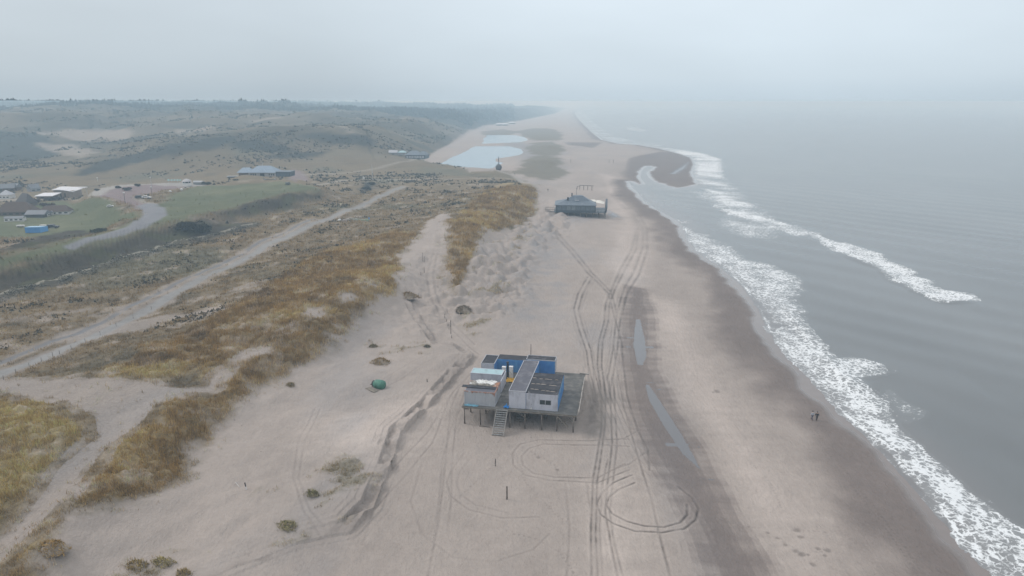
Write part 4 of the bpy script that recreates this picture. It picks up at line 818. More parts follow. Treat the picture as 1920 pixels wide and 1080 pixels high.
t = on_hut('picnic_bench', 'old picnic bench stored under the platform', 'bench'); g = hground(-10, 3)
MB().box(-10.9, -8.9, 2.8, 3.4, g + .72, g + .77).build('table_top', M['timber'], t)
for y in (2.4, 3.7): MB().box(-10.9, -8.9, y, y + .25, g + .42, g + .47).build('seat', M['timber'], t)
for x in (-10.5, -9.3): MB().beam((x, 2.4, g), (x, 3.1, g + .72), .08, .08).beam((x, 3.9, g), (x, 3.2, g + .72), .08, .08).build('leg', M['timber'], t)
o = MB().beam((-17, -.5, hground(-17, -.5) + .06), (-15.1, -.6, hground(-15, -.6) + .05), .2, .12).build('driftwood_plank', M['post']); tag(o, 'dark plank lying on the sand below the rusty container', 'plank', hutp(0, 0, HB), HR)
# ------------------------------------------------------------------ second pavilion further along the beach
M['slate'] = PM('blue grey metal roof', (.085, .11, .14), .5, .12, .8, (.16, .19, .22), .25, scl=(3, .2, 1))
M['slate2'] = PM('dark slate wall', (.035, .05, .065), .5, .3, 1.0)
M['sail'] = PM('cream canvas', (.66, .64, .58), .8, .05)
def pavilion():
    x0, y0 = un(1041, 405, 2.2); g = ground_z(x0 + 12, y0 + 5)
    t = thing('beach_pavilion', 'dark beach pavilion with grey blue hipped roof on stilts', 'pavilion', (x0, y0, g), R(-5)); D = 2.2
    MB().box(-.5, 25.5, 0, 17, D - .25, D).build('deck', M['slate2'], t)
    for y in (.3, 5, 10, 15):
        for i in range(9): MB().tube((.3 + i * 3.1, y, -1.5), (.3 + i * 3.1, y, D - .25), .16, .16, 6).build('post', M['timber'], t)
    w = MB().box(.2, 20.2, .6, 15.5, D, D + 3.6).build('wall', M['slate2'], t)
    for i in range(8): MB().box(.9 + i * 2.4, 2.9 + i * 2.4, .54, .59, D + .9, D + 3.0).build('window', PM('pane %d' % i, (.10 + .05 * (i in (2, 3)), .13 + .05 * (i in (2, 3)), .15 + .05 * (i in (2, 3))), .15, .3), w)
    MB().add([(-.4, -.2, D + 3.5), (20.6, -.2, D + 3.5), (20.6, 16, D + 3.5), (-.4, 16, D + 3.5), (4, 5, D + 5.0), (17.5, 5, D + 5.0), (17, 12, D + 5.0), (5, 12, D + 5.0), (9, 7, D + 7.4), (13.6, 7, D + 7.4), (13.4, 10, D + 7.4), (9.4, 10, D + 7.4),
              (-.4, -.2, D + 3.3), (20.6, -.2, D + 3.3), (20.6, 16, D + 3.3), (-.4, 16, D + 3.3)],
             [(0, 1, 5, 4), (1, 2, 6, 5), (2, 3, 7, 6), (3, 0, 4, 7), (4, 5, 9, 8), (5, 6, 10, 9), (6, 7, 11, 10), (7, 4, 8, 11), (8, 9, 10, 11), (12, 13, 1, 0), (13, 14, 2, 1), (14, 15, 3, 2), (15, 12, 0, 3)]).build('roof', M['slate'], t)
    MB().box(9.6, 11.8, 4.2, 7.2, D + 5.25, D + 5.4).build('skylight', M['trim'], t); MB().tube((8.2, 8, D + 6.4), (8.2, 8, D + 8.6), .28, .28, 8).build('chimney', M['black'], t); MB().tube((6.2, 5.5, D + 5.0), (6.2, 5.5, D + 6.8), .5, .4, 8).build('vent', M['black'], t)
    MB().beam((-5, 5, D + .55), (-.5, 5, D + .55), 1.8, .12).build('ramp', M['timber'], t)
    for y in (4.1, 5.9):
        r_ = MB().beam((-5, y, D + 1.5), (-.5, y, D + 1.5), .08, .1)
        for i in range(5): r_.beam((-5 + i * 1.1, y, D - 1.2), (-5 + i * 1.1, y, D + 1.5), .08, .08)
        r_.build('ramp_rail', M['timber'], t)
    f = MB()
    for x in (20.6, 22.2, 23.8, 25.3): f.beam((x, .15, D), (x, .15, D + 1.1), .1, .1)
    f.beam((20.6, .15, D + 1.1), (25.4, .15, D + 1.1), .1, .1).build('railing', M['trim'], t)
    MB().add([(24.6, .0, D - .1), (25.6, 0, D - .1), (26.6, 13, D + 5.2), (25.6, 13, D + 5.2), (25.9, 0, D + 3.0), (26.0, 0, D + 3.0)], [(0, 1, 5, 4), (0, 4, 3), (4, 5, 2, 3), (1, 2, 5)]).build('wind_screen', M['slate2'], t)
    MB().hip(17.0, 21.0, 11, 15, D + 3.9, D + 4.7, 1).build('side_roof', M['sail'], t)
    MB().add([(20.4, 7.0, D + 4.0), (24.6, 6.4, D + 3.4), (25.0, 11.0, D + 3.9), (21.0, 11.5, D + 4.6), (22.7, 9, D + 4.9)], [(0, 1, 4), (1, 2, 4), (2, 3, 4), (3, 0, 4)]).build('awning', M['sail'], t)
    mst = MB().tube((0, 0, 0), (0, 0, 11.5), .16, .09, 8).build('flagpole', M['post']); tag(mst, 'dark flagpole rising behind the roof of the far pavilion', 'flagpole', (*un(1080, 392, 2.2), g))
pavilion()
def frame_ruin():
    a = np.array(un(1082, 352.5, 2.2)); b = np.array(un(1112, 354, 2.2)); g = ground_z(*a); t = thing('pier_remains', 'bare timber frame of posts and beams on the sand behind the pavilion', 'timber frame', (float(a[0]), float(a[1]), g)); d = b - a
    for i, f in enumerate((0, .17, .42, .67, .93)):
        MB().tube((d[0] * f, d[1] * f, -.5), (d[0] * f, d[1] * f, 2.6 if i else 2.0), .2, .2, 6).build('post', M['post'], t)
    MB().beam((d[0] * .15, d[1] * .15, 2.7), (d[0] * 1.02, d[1] * 1.02, 2.75), .3, .35).build('beam', M['post'], t); MB().beam((d[0] * -.02, 0, 1.9), (d[0] * .17, d[1] * .15, 2.1), .25, .25).build('beam', M['post'], t)
frame_ruin()
# ------------------------------------------------------------------ people
def skinmesh(name, pts, edges, rad, mat, parent, sub=1):
    me = bpy.data.meshes.new(name); me.from_pydata(pts, edges, []); o = bpy.data.objects.new(name, me); S.collection.objects.link(o); o.parent = parent
    o.modifiers.new('skin', 'SKIN'); s = o.modifiers.new('sub', 'SUBSURF'); s.levels = sub; s.render_levels = sub
    if not me.skin_vertices: me.skin_vertices.new() if hasattr(me.skin_vertices, 'new') else None
    for i, r in enumerate(rad): me.skin_vertices[0].data[i].radius = (r, r) if not isinstance(r, tuple) else r
    me.skin_vertices[0].data[0].use_root = True; me.materials.append(mat); return o
SKIN = PM('skin', (.42, .27, .20), .6, .05)
def person(label, loc, rz, jacket, trousers, shoes, hairc, stride=.28, lean=.0, group='people walking on the beach'):
    t = thing('person', label, 'person', loc, rz, group); a = stride
    hip = .95; k1 = (.10, a * .45, .50); f1 = (.11, a * 1.0, .08); k2 = (-.10, -a * .1, .50); f2 = (-.11, -a * 1.1, .10)
    # facing +y
    skinmesh('body', [(0, 0, hip), (0, .02, 1.25), (0, .03, 1.46), (0, .05, 1.56), (0, .07, 1.66), (0, .06, 1.75), (.2, .02, 1.42), (.27, -.06, 1.14), (.25, .06, .90), (.25, .10, .80), (-.2, .02, 1.42), (-.27, .05, 1.14), (-.25, .15, .90), (-.25, .19, .80), (.1, 0, .9), k1, f1, (-.1, 0, .9), k2, f2],
             [(0, 1), (1, 2), (2, 3), (3, 4), (4, 5), (2, 6), (6, 7), (7, 8), (8, 9), (2, 10), (10, 11), (11, 12), (12, 13), (0, 14), (14, 15), (15, 16), (0, 17), (17, 18), (18, 19)],
             [(.13, .1), (.14, .1), (.1, .08), .055, (.085, .1), (.07, .085), .05, .04, .032, .03, .05, .04, .032, .03, .075, .05, .035, .075, .05, .035], SKIN, t, 2)
    skinmesh('jacket', [(0, 0, .88), (0, .01, 1.2), (0, .02, 1.44), (.2, .02, 1.42), (.28, -.06, 1.14), (.26, .05, .92), (-.2, .02, 1.42), (-.28, .05, 1.14), (-.26, .14, .92)], [(0, 1), (1, 2), (2, 3), (3, 4), (4, 5), (2, 6), (6, 7), (7, 8)],
             [(.19, .14), (.19, .14), (.13, .11), .085, .07, .055, .085, .07, .055], jacket, t)
    skinmesh('trousers', [(0, 0, .95), (.1, 0, .88), k1, (f1[0], f1[1], .12), (-.1, 0, .88), k2, (f2[0], f2[1], .14)], [(0, 1), (1, 2), (2, 3), (0, 4), (4, 5), (5, 6)], [(.15, .11), .10, .075, .06, .10, .075, .06], trousers, t)
    for f in (f1, f2): MB().box(f[0] - .05, f[0] + .05, f[1] - .08, f[1] + .2, 0, .1).build('shoe', shoes, t, bevel=.02)
    MB().lathe([(.03, 1.60), (.1, 1.66), (.115, 1.74), (.09, 1.82), (.03, 1.85)], 10, (0, .04, 0)).build('hair', hairc, t, True)
    return t
cl = lambda n, *c: PM(n, c, .9, .1, 8)
dk = cl('dark cloth', .02, .022, .026); br = cl('brown shoes', .10, .06, .04)
person('person in a pale grey jacket and dark trousers walking by the waterline', spot(1522.5, 787), R(15), cl('pale jacket', .42, .44, .48), cl('navy trousers', .05, .05, .09), br, cl('black hair', .015, .015, .015), .30)
person('person in a long black coat beside the one in the pale jacket', spot(1531, 788.5), R(-12), dk, dk, br, cl('black hood', .012, .012, .013), .22)
person('dark clothed person on the sand path above the far pavilion', spot(1027.5, 359), R(160), dk, dk, dk, dk, .3, group='people on the path')
person('dark figure walking the level path left of the lagoon', spot(772, 337), R(80), dk, dk, dk, dk, .3, group='people on the path')
person('dark clothed person on the sand path by the round buoy', spot(965, 328), R(120), dk, dk, dk, dk, .3, group='people on the path')
# ------------------------------------------------------------------ posts, poles and small things on the sand
def pole(u, v, h, r, lb, name='post', cat='post', mat=None, group=None, lean=(0, 0), r1=None):
    p = spot(u, v); o = MB().tube((0, 0, -.4), (lean[0] * h, lean[1] * h, h), r, r1 or r * .85, 8).build(name, mat or M['post']); tag(o, lb, cat, p, group=group); return p
pole(950.5, 936, 2.1, .13, 'thick dark post standing alone in the sand in front of the stairs')
pole(929, 874, 1.3, .08, 'short thin post in the sand between the stairs and the thick dark post')
pole(845.5, 626, 3.6, .09, 'tall pole at the dune entrance beside the row of stubs', 'pole', 'pole')
for i, (u, v, h) in enumerate(((834, 596, 1.1), (837, 603, .6), (840, 611, .6), (842, 618, .6), (847, 634, .7))): pole(u, v, h, .08, ['tallest stub of the row leading to the tall pole', 'short stub in the row leading to the tall pole', 'short stub in the row leading to the tall pole', 'short stub in the row leading to the tall pole', 'dark stub standing just in front of the tall pole'][i], 'fence_stub', 'post', group='stubs beside the tall pole')
pole(785.5, 561, 1.7, .07, 'thin post on the sand beside the rounded grass hummock')
pole(801, 716, .6, .1, 'small dark stub alone on the bare sand left of the platform')
for i, (u, v, h) in enumerate(((793, 490, 3.0), (796, 492, 2.0), (795.5, 511, 1.8), (789, 516, 1.0))): pole(u, v, h, .08, ['tallest post at the left edge of the sandy dune track', 'post leaning close to the tallest one beside the dune track', 'lower post beside the dune track below the tall pair', 'short stub beside the dune track, lowest of the four'][i], 'fence_post', 'post', group='posts along the dune track', lean=(.05 * (i % 2), 0))
p = spot(462, 918); t = thing('marker_post', 'black and white marker post on the low sand ridge', 'post', p); MB().tube((0, 0, -.3), (-.05, 0, .5), .09, .09).build('base', M['white'], t); MB().tube((-.05, 0, .5), (-.12, 0, 1.15), .08, .08).build('top', M['black'], t)
p = spot(449, 914); t = thing('sign_frame', 'thin white fallen frame beside the black and white marker post', 'frame', p); MB().beam((0, 0, .05), (-.75, .55, .55), .05, .05).build('rail', M['white'], t); MB().beam((-.75, .55, .5), (.3, .7, .5), .02, .02).build('wire', M['trim'], t)
for i, (u, v) in enumerate(((7, 712), (30, 700), (55, 688), (78, 678), (99, 668), (112, 664), (134, 655), (160, 642), (188, 628), (218, 612), (250, 597), (284, 580))):
    pole(u, v, .9, .05, 'short dark post on the near verge of the grey track, one of an even row', 'track_post', 'post', group='posts along the grey track')
# green tank
def tank():
    p = spot(712, 727); t = thing('buoy', 'green rounded buoy lying on its side on the bare sand', 'buoy', (p[0], p[1], p[2] - .15), R(-25)); m = PM('faded green paint', (.05, .17, .12), .6, .25, 2.0, (.02, .03, .03), .25)
    prof = [(.05, -1.35), (.55, -1.3), (.85, -.9), (.95, -.3), (.95, .5), (.85, .95), (.5, 1.2), (.05, 1.25)]; b = MB().lathe(prof, 18); b.v = [(z, x, y + .85) for x, y, z in b.v]; b.build('shell', m, t, True)
    c = MB().lathe([(.5, -1.6), (.62, -1.5), (.62, -1.28)], 14); c.v = [(z, x, y + .85) for x, y, z in c.v]; c.build('end_ring', M['black'], t)
    MB().tube((-1.6, -.1, .75), (-2.1, -.2, .55), .12, .1).build('tail', M['post'], t)
    p = spot(697, 731); o = MB().box(-.55, .55, -1.4, 1.4, 0, .08).build('board', M['timber']); tag(o, 'flat grey board half buried beside the green buoy', 'board', (p[0], p[1], p[2] + .02), R(50))
tank()
# round harbour buoy set up on the dune by the lagoon
p = spot(935, 319); t = thing('mounted_buoy', 'old round buoy with mast displayed on the dune by the lagoon', 'buoy', p); dkm = PM('dark rusted buoy', (.06, .06, .065), .7, .2)
MB().lathe([(1.0, -.5), (2.1, .6), (2.6, 2.0), (2.3, 3.4), (1.1, 4.6), (.4, 5.0)], 14).build('float', dkm, t, True); MB().tube((0, 0, 4.9), (0, 0, 10.6), .35, .25, 8).build('mast', dkm, t)
pole(698.5, 337, 10.5, .16, 'tall pale lamp pole beside the level path across the dunes', 'lamp_pole', 'lamp pole', M['trim'], r1=.1)
for i, (u, v) in enumerate(((1142, 306), (1150, 306), (1070, 306), (1073, 272))): pole(u, v, 3.6, .16, ['left of the two close posts on the far beach', 'right of the two close posts on the far beach', 'lone post on the grey sand beside the near grassy mound', 'faintest lone post on the far beach beside the small round mound'][i], 'beach_post', 'post', group='posts on the far beach')
o = MB().box(-.6, .6, -.4, .4, 0, 1.7).build('utility_box', M['white'], bevel=.05); tag(o, 'small white cabinet left of the pale lamp pole', 'cabinet', spot(682, 336))
# ------------------------------------------------------------------ buildings
def house(name, label, cat, u, v, w, d, hw, hr, wall, roof, rz=0, ins=0.0, over=.4, wins=0, group=None, winmat=None, wins_h=1.0):
    p = spot(u, v); t = thing(name, label, cat, (p[0], p[1], p[2] - .2), rz, group); t.scale = (.6,) * 3
    wl = MB(); wl.box(-w / 2, w / 2, 0, d, 0, hw)
    if ins == 0: wl.add([(-w / 2, 0, hw), (-w / 2, d, hw), (-w / 2, d / 2, hw + hr), (w / 2, 0, hw), (w / 2, d, hw), (w / 2, d / 2, hw + hr)], [(0, 2, 1), (3, 4, 5)])
    wo = wl.build('wall', wall, t)
    MB().hip(-w / 2 - over, w / 2 + over, -over, d + over, hw + .02, hw + hr + .15, ins + (over if ins else 0)).build('roof', roof, t)
    for i in range(wins):
        x = -w / 2 + (i + .5) * w / wins; k = MB().box(x - w / wins * .28, x + w / wins * .28, -.06, -.01, hw * .35, hw * .35 + wins_h).build('window', winmat or M['glass'], t)
    return t
thatch = PM('brown thatch', (.095, .068, .055), .95, .15, .5); brick = PM('tan brick', (.23, .185, .15), .9, .1, .8); dbrick = PM('dark brick', (.13, .10, .085), .9, .12, .8)
wroof = PM('white roof membrane', (.60, .60, .62), .6, .04); whw = PM('white rendered wall', (.55, .55, .54), .8, .06); greytile = PM('grey tiles', (.16, .17, .19), .7, .15, .6); dkbarn = PM('dark barn boards', (.055, .058, .055), .8, .2)
house('farmhouse', 'large house with broad brown thatched roof at the left edge', 'house', 27, 404, 27, 12, 3.0, 7.0, dbrick, thatch, R(8), 6, .6, 6)
house('farmhouse', 'rear thatched wing standing behind the large thatched house', 'house', 40, 386, 17, 9, 3.0, 7.5, dbrick, PM('dark thatch', (.075, .068, .068), .95, .15, .5), R(-30), 4)
house('farmhouse', 'long low house with brown thatched roof right of the dark barn', 'house', 102, 402, 21, 9, 2.6, 4.2, whw, thatch, R(12), 3, .5, 5)
house('barn', 'dark open barn with grey roof between the two thatched houses', 'barn', 66, 408, 14, 9, 2.8, 2.6, dkbarn, greytile, R(5), 0, .5)
house('cottage', 'small white flat gabled annex in front of the large thatched house', 'cottage', 26, 415, 13, 5, 2.8, 1.0, whw, greytile, R(12), 0, .2, 4, wins_h=1.1)
house('cottage', 'white gabled cottage end below the long low thatched house', 'cottage', 92, 405, 4, 4, 2.4, 1.4, whw, greytile, R(100), 0, .2, 1)
house('cottage', 'tiny white outbuilding second along under the long thatched roof', 'cottage', 102, 402, 3.4, 3, 2.2, 1.2, whw, greytile, R(100), 0, .2, 1)
house('shed', 'pale grey shed at the right end of the long thatched house', 'shed', 118, 399, 5, 4, 2.0, .8, PM('grey boards', (.22, .23, .24), .8, .1), PM('pale sheet roof', (.38, .39, .41), .6, .05), R(10), 0, .2)
house('village_house', 'white house with pale tent shaped roof at the far left edge', 'house', 8, 373, 10, 8, 4.0, 4.2, whw, PM('pale lavender roof', (.36, .37, .40), .7, .05), 0, 5, .4, 3)
house('village_house', 'grey roofed house behind the white tent roofed house', 'house', 12, 359, 14, 8, 3.5, 4, dbrick, greytile, R(20), 0, .4, 3)
house('village_house', 'small grey gabled house left of the hall with white roof', 'house', 68, 359, 9, 8, 3.5, 4, PM('grey wall', (.25, .26, .28), .8, .1), greytile, R(60), 0, .4, 2)
house('village_house', 'tiled house nearly hidden behind the grey roofed one', 'house', 24, 357, 9, 7, 3.5, 3.5, dbrick, greytile, R(-10), 0, .4, 2)
def hall():
    p = spot(117, 371); t = thing('hall', 'tan brick hall with curved white roof and flat canopy', 'hall', (p[0], p[1], p[2] - .2), R(-4)); hw = 6.8; t.scale = (.62,) * 3
    MB().box(-7.5, 10.5, 0, 12, 0, hw).build('wall', brick, t)
    n = 10; vs = []; 
    for i in range(n + 1):
        f = i / n; x = -8.3 + 19.6 * f; z = hw + 1.8 - 1.9 * max(0, f - .35) ** 1.5 * 1.6
        vs += [(x, -.8, z - .9), (x, 12.8, z + .4), (x, -.8, z - 1.3), (x, 12.8, z)]
    fs = []
    for i in range(n): k = 4 * i; fs += [(k, k + 4, k + 5, k + 1), (k + 2, k + 3, k + 7, k + 6), (k, k + 2, k + 6, k + 4), (k + 1, k + 5, k + 7, k + 3)]
    fs += [(0, 1, 3, 2), (4 * n, 4 * n + 2, 4 * n + 3, 4 * n + 1)]
    MB().add(vs, fs).build('roof', wroof, t); MB().box(-13.5, 12.5, 13.2, 18, 7.6, 8.2).build('canopy', wroof, t)
    for x in (-12.5, -4, 4, 11.8): MB().tube((x, 17, 0), (x, 17, 7.6), .2, .2).build('column', M['trim'], t)
    for x in (-1.5, 2.5): MB().box(x, x + 1.0, -.06, -.01, 1.0, 4.6).build('window', M['glass'], t)
    MB().box(-1, 0, -.06, -.01, .2, 2.1).build('door', dkbarn, t)
    p = spot(84, 373); t = thing('hall_wing', 'low brick wing with slanting white roof left of the hall', 'building', (p[0], p[1], p[2] - .2), R(-4)); t.scale = (.62,) * 3
    MB().box(-7.5, 7, 0, 8, 0, 2.8).build('wall', dbrick, t); MB().add([(-9, -1, 2.9), (8.4, -1, 3.2), (9.6, 9, 5.0), (-7, 9, 4.6), (-9, -1, 2.5), (8.4, -1, 2.8), (9.6, 9, 4.6), (-7, 9, 4.2)], [(0, 1, 2, 3), (7, 6, 5, 4), (0, 4, 5, 1), (1, 5, 6, 2), (2, 6, 7, 3), (3, 7, 4, 0)]).build('roof', wroof, t)
    MB().box(-3.5, -.5, -.06, -.01, 1.0, 1.9).build('window', M['glass'], t)
hall()
p = spot(66, 437); t = thing('shipping_container', 'bright blue container standing on the grass below the farm', 'container', p, R(4)); bl = PM('bright blue paint', (.06, .25, .55), .6, .08)
MB().corr((-3.9, 0), (2.2, 0), .1, 2.5).build('wall', bl, t); MB().corr((2.2, 0), (3.9, 2.6), .1, 2.5).build('door', PM('lighter blue', (.10, .34, .68), .6, .08), t); MB().corr((3.9, 2.6), (-3.0, 2.8), .1, 2.5).corr((-3.0, 2.8), (-3.9, 0), .1, 2.5).build('wall', bl, t)
MB().add([(-3.9, 0, 2.5), (2.2, 0, 2.5), (3.9, 2.6, 2.5), (-3.0, 2.8, 2.5), (-3.9, 0, 2.4), (2.2, 0, 2.4), (3.9, 2.6, 2.4), (-3, 2.8, 2.4)], [(0, 1, 2, 3), (0, 4, 5, 1), (1, 5, 6, 2)]).build('roof', PM('pale blue roof', (.30, .47, .62), .6, .06), t)
def car(u, v, lb, col, rz=0, s=1.0, name='parked_car'):
    p = spot(u, v); t = thing(name, lb, 'car', p, rz); pm = PM(lb[:18] + ' paint', col, .35, .03); prof = [(-2.1, .35), (-2.15, .85), (-1.9, 1.0), (-1.35, 1.45), (.35, 1.47), (.95, .98), (2.0, .85), (2.12, .4)]; n = len(prof)
    b = MB(); vs = [(x, -.85, z) for x, z in prof] + [(x, .85, z) for x, z in prof]; b.add(vs, [tuple(range(n)), tuple(range(n, 2 * n))[::-1]] + [(i, i + n, (i + 1) % n + n, (i + 1) % n) for i in range(n)]); b.build('body', pm, t, bevel=.06)
    MB().add([(-1.25, -.86, 1.05), (.75, -.86, 1.05), (.3, -.86, 1.4), (-1.2, -.86, 1.4)], [(0, 1, 2, 3)]).add([(.42, -.7, 1.42), (.42, .7, 1.42), (.97, .72, 1.02), (.97, -.72, 1.02)], [(0, 3, 2, 1)]).build('window', M['glass'], t)
    for x in (-1.3, 1.3):
        for y in (-.8, .8): MB().tube((x, y - .1, .33), (x, y + .1, .33), .33, .33, 12).build('wheel', M['black'], t)
    t.scale = (s,) * 3; return t
car(99, 428, 'black car parked beside the bright blue container', (.012, .012, .015), R(10), 1.15)
car(262, 371.5, 'dark car parked at the edge of the red square', (.02, .025, .03), R(0))
car(275, 372, 'white car parked behind the dark one at the red square', (.6, .6, .6), R(5))
car(540, 346, 'dark green vehicle on the grass in front of the restaurant', (.03, .04, .03), R(90))
car(207, 388.0, 'small white vehicle standing where the red square meets the lane', (.6, .6, .6), R(20), .7)
def boat(u, v, lb, L_=3.6):
    p = spot(u, v); t = thing('dinghy', lb, 'boat', p, R(5)); n = 9; vs = []
    for i in range(n):
        f = i / (n - 1); x = (f - .5) * L_; w = .75 * math.sqrt(max(0, 1 - (2 * abs(f - .5)) ** 2.4)) + .03; vs += [(x, -w, .9), (x, -w * .7, .4), (x, 0, .25), (x, w * .7, .4), (x, w, .9)]
    MB().add(vs, [(5 * i + j, 5 * i + j + 5, 5 * i + j + 6, 5 * i + j + 1) for i in range(n - 1) for j in range(4)] + [(5 * i, 5 * i + 4, 5 * i + 9, 5 * i + 5) for i in range(n - 1)]).build('hull', M['white'], t)
    for x in (-.8, .8): MB().box(x - .05, x + .05, -.5, .5, 0, .4).build('cradle', M['post'], t)
boat(39, 426, 'white dinghy on a cradle left of the bright blue container'); boat(81, 425.5, 'small white boat between the blue container and the black car', 3)
def kiosk():
    p = spot(351, 348); t = thing('kiosk', 'small white kiosk with pointed pale roof at the end of the square', 'kiosk', p); t.scale = (.6,) * 3; w = MB().lathe([(4.2, 0), (4.2, 2.6)], 8).build('wall', M['white'], t)
    MB().lathe([(4.8, 4.0), (4.8, 4.2), (3.0, 5.6), (.2, 6.8)], 8).build('roof', PM('pale grey tiles', (.38, .37, .38), .7, .1), t)
    for i in range(8): a = 2 * pi * i / 8; MB().tube((4.1 * cos(a), 4.1 * sin(a), 2.6), (4.1 * cos(a), 4.1 * sin(a), 4.0), .2, .2).build('column', M['white'], t)
    MB().lathe([(3.5, 2.6), (3.5, 4.0)], 8).build('glazing', M['glass'], t)
    tl = PM('teal canvas', (.22, .50, .55), .8, .05); first = None
    for i, u in enumerate((317, 322.5, 328, 333.5, 338.5)):
        q = spot(u, 344.5)
        if first is None:
            first = thing('parasol', 'x', 'parasol', q, 0, 'teal parasols beside the kiosk'); MB().tube((0, 0, 0), (0, 0, 2.4), .05).build('pole', M['trim'], first); MB().lathe([(.75, 2.0), (.5, 2.3), (.05, 2.5)], 8).build('canopy', tl, first); o = first
        else: o = dup(first, q)
        o['label'] = ['leftmost teal parasol left of the white kiosk', 'second teal parasol from the left beside the kiosk', 'middle one of five teal parasols beside the kiosk', 'second teal parasol from the white kiosk', 'teal parasol nearest to the white kiosk'][i]
    p = spot(371, 347); t = thing('shed', 'low grey shed right behind the white kiosk', 'shed', p); t.scale = (.65,) * 3; MB().box(-4, 4, 0, 4, 0, 2.6).build('wall', PM('grey shed boards', (.2, .2, .2), .8, .1), t); MB().hip(-4.3, 4.3, -.3, 4.3, 2.6, 3.8, 0).build('roof', PM('pale shed roof', (.33, .34, .35), .7, .06), t)
    for i, (u, v) in enumerate(((319.5, 360), (340.5, 356.5))):
        q = spot(u, v); o = MB().lathe([(.5, -.2), (.8, .3), (.6, .8), (.1, 1.0)], 10).build('boulder', M['white'], None, True); tag(o, ['larger white boulder beside the planted bed of the square', 'smaller white boulder near the kiosk terrace'][i], 'boulder', q)
kiosk()
def lamp(u, v, h, lb, mat):
    p = spot(u, v); t = thing('street_lamp', lb, 'street lamp', p, 0, 'street lamps on the square'); MB().tube((0, 0, 0), (0, 0, h), .14, .1).build('pole', mat, t); MB().lathe([(.3, h), (.5, h + .3), (.3, h + .6)], 8).build('lamp_head', M['white'], t)
lamp(285, 354, 6, 'white headed street lamp on the back edge of the red square', M['trim']); lamp(235, 382, 5, 'brown street lamp where the red square narrows to the lane', M['post']); lamp(285, 366, 4, 'dark street lamp beside the parked cars', M['post']); lamp(183, 340, 2, 'white lamp alone on the slope behind the square', M['white'])
def restaurant():
    p = spot(490, 330); t = thing('restaurant', 'wide dune restaurant with blue grey hipped roofs', 'restaurant', (p[0], p[1], p[2] - .3), R(-3)); t.scale = (.70,) * 3; rf = PM('blue grey zinc roof', (.20, .26, .33), .6, .07)
    MB().box(-12, 14, 0, 14, 0, 3.6).build('wall', PM('pale plaster', (.33, .31, .30), .8, .06), t); MB().box(-22, -12.05, 2, 12, 0, 3.2).build('wing', dbrick, t); MB().box(14.05, 27, -1, 12, 0, 4.2).build('glass_wing', M['slate2'], t)
    MB().hip(-13, 15, -1, 15, 3.6, 9.2, 8).build('roof', rf, t); MB().hip(-23.5, -9, 1, 13, 3.2, 7.4, 4).build('roof', rf, t); MB().hip(-4, 6, -1.6, 6, 3.65, 6.8, 4.5).build('porch_roof', rf, t); MB().box(14.05, 27.5, -1.5, 12.5, 4.2, 4.5).build('flat_roof', M['slate'], t)
    MB().tube((-1, 7, 9), (-1, 7, 12.5), .2, .12).build('mast', M['trim'], t)
    for x in (-10, -8, -6, 7, 9, 11): MB().box(x, x + 1.2, -.06, -.01, 1.0, 2.6).build('window', M['glass'], t)
    MB().box(-1, 3, -.06, -.01, 0, 2.8).build('entrance', M['glass'], t)
    for x in range(15, 27, 3): MB().box(x, x + 2.2, -1.06, -1.01, .8, 3.4).build('window', PM('glazing %d' % x, (.08, .11, .14), .2, .2), t)
    p = spot(505, 337); t = thing('windbreak', 'pale curved canvas wall on the lawn edge before the restaurant', 'windbreak', p); t.scale = (.7,) * 3; MB().add([(-5, 0, 1.8), (-2, -.6, .6), (3, -.6, .4), (6, 0, 1.6), (6, .1, 0), (-5, .1, 0)], [(5, 4, 3, 2, 1, 0)]).build('canvas', M['trim'], t)
    for x in (-5, 6): MB().tube((x, 0, 0), (x, 0, 2.2), .15).build('post', M['post'], t)
    p = spot(442, 333); t = thing('shed', 'low dark shed with pale flat roof left of the restaurant', 'shed', p, R(12)); t.scale = (.6,) * 3; MB().box(-9, 9, 0, 4, 0, 1.4).build('wall', dkbarn, t); MB().box(-9.5, 9.5, -.4, 4.4, 1.4, 1.6).build('roof', M['trim'], t)
restaurant()
def lagoon_bar():
    p = spot(778, 298); t = thing('lagoon_pavilion', 'dark low pavilion on the far shore of the lagoon', 'pavilion', p, R(-8)); t.scale = (.85,) * 3
    MB().box(-10, 11, 0, 16, 0, 4.0).build('wall', M['slate2'], t); MB().hip(-11, 5, -1, 17, 4.0, 8.0, 5).build('roof', M['slate'], t); MB().hip(2, 12, 3, 15, 4.0, 7.4, 3).build('roof', M['slate'], t)
    for i in range(7): MB().box(-9 + i * 2.8, -7.2 + i * 2.8, -.06, -.01, 1.0, 3.0).build('window', M['trim'], t)
    for x in (-8, -3, 2, 7): MB().tube((x, -1.5, -1), (x, -1.5, 2.6), .2).build('post', M['trim'], t)
    p = spot(745, 291); t = thing('shed', 'pale jumbled shed left of the dark lagoon pavilion', 'shed', p); MB().box(-7, 7, 0, 5, 0, 2.4).build('wall', PM('grey planks', (.25, .25, .25), .8, .2), t); MB().hip(-8, 0, -.5, 5.5, 2.4, 4.4, 0).build('roof', M['trim'], t); MB().hip(.5, 8, -.5, 5.5, 2.4, 4.0, 2).build('roof', M['aqua'], t)
    for i, (u, v, w, lb) in enumerate(((941, 235.5, 24, 'long pale building on the far sand behind the lagoon'), (960, 232.5, 14, 'smaller pale building right of the long one far behind the lagoon'))):
        p = spot(u, v); t = thing('distant_building', lb, 'building', p, 0, 'far buildings behind the lagoon'); t.scale = (.6,) * 3; MB().box(-w, w, 0, 16, 0, 5).build('wall', dkbarn, t); MB().hip(-w - 1, w + 1, -1, 17, 5, 9, 6).build('roof', wroof, t)
lagoon_bar()
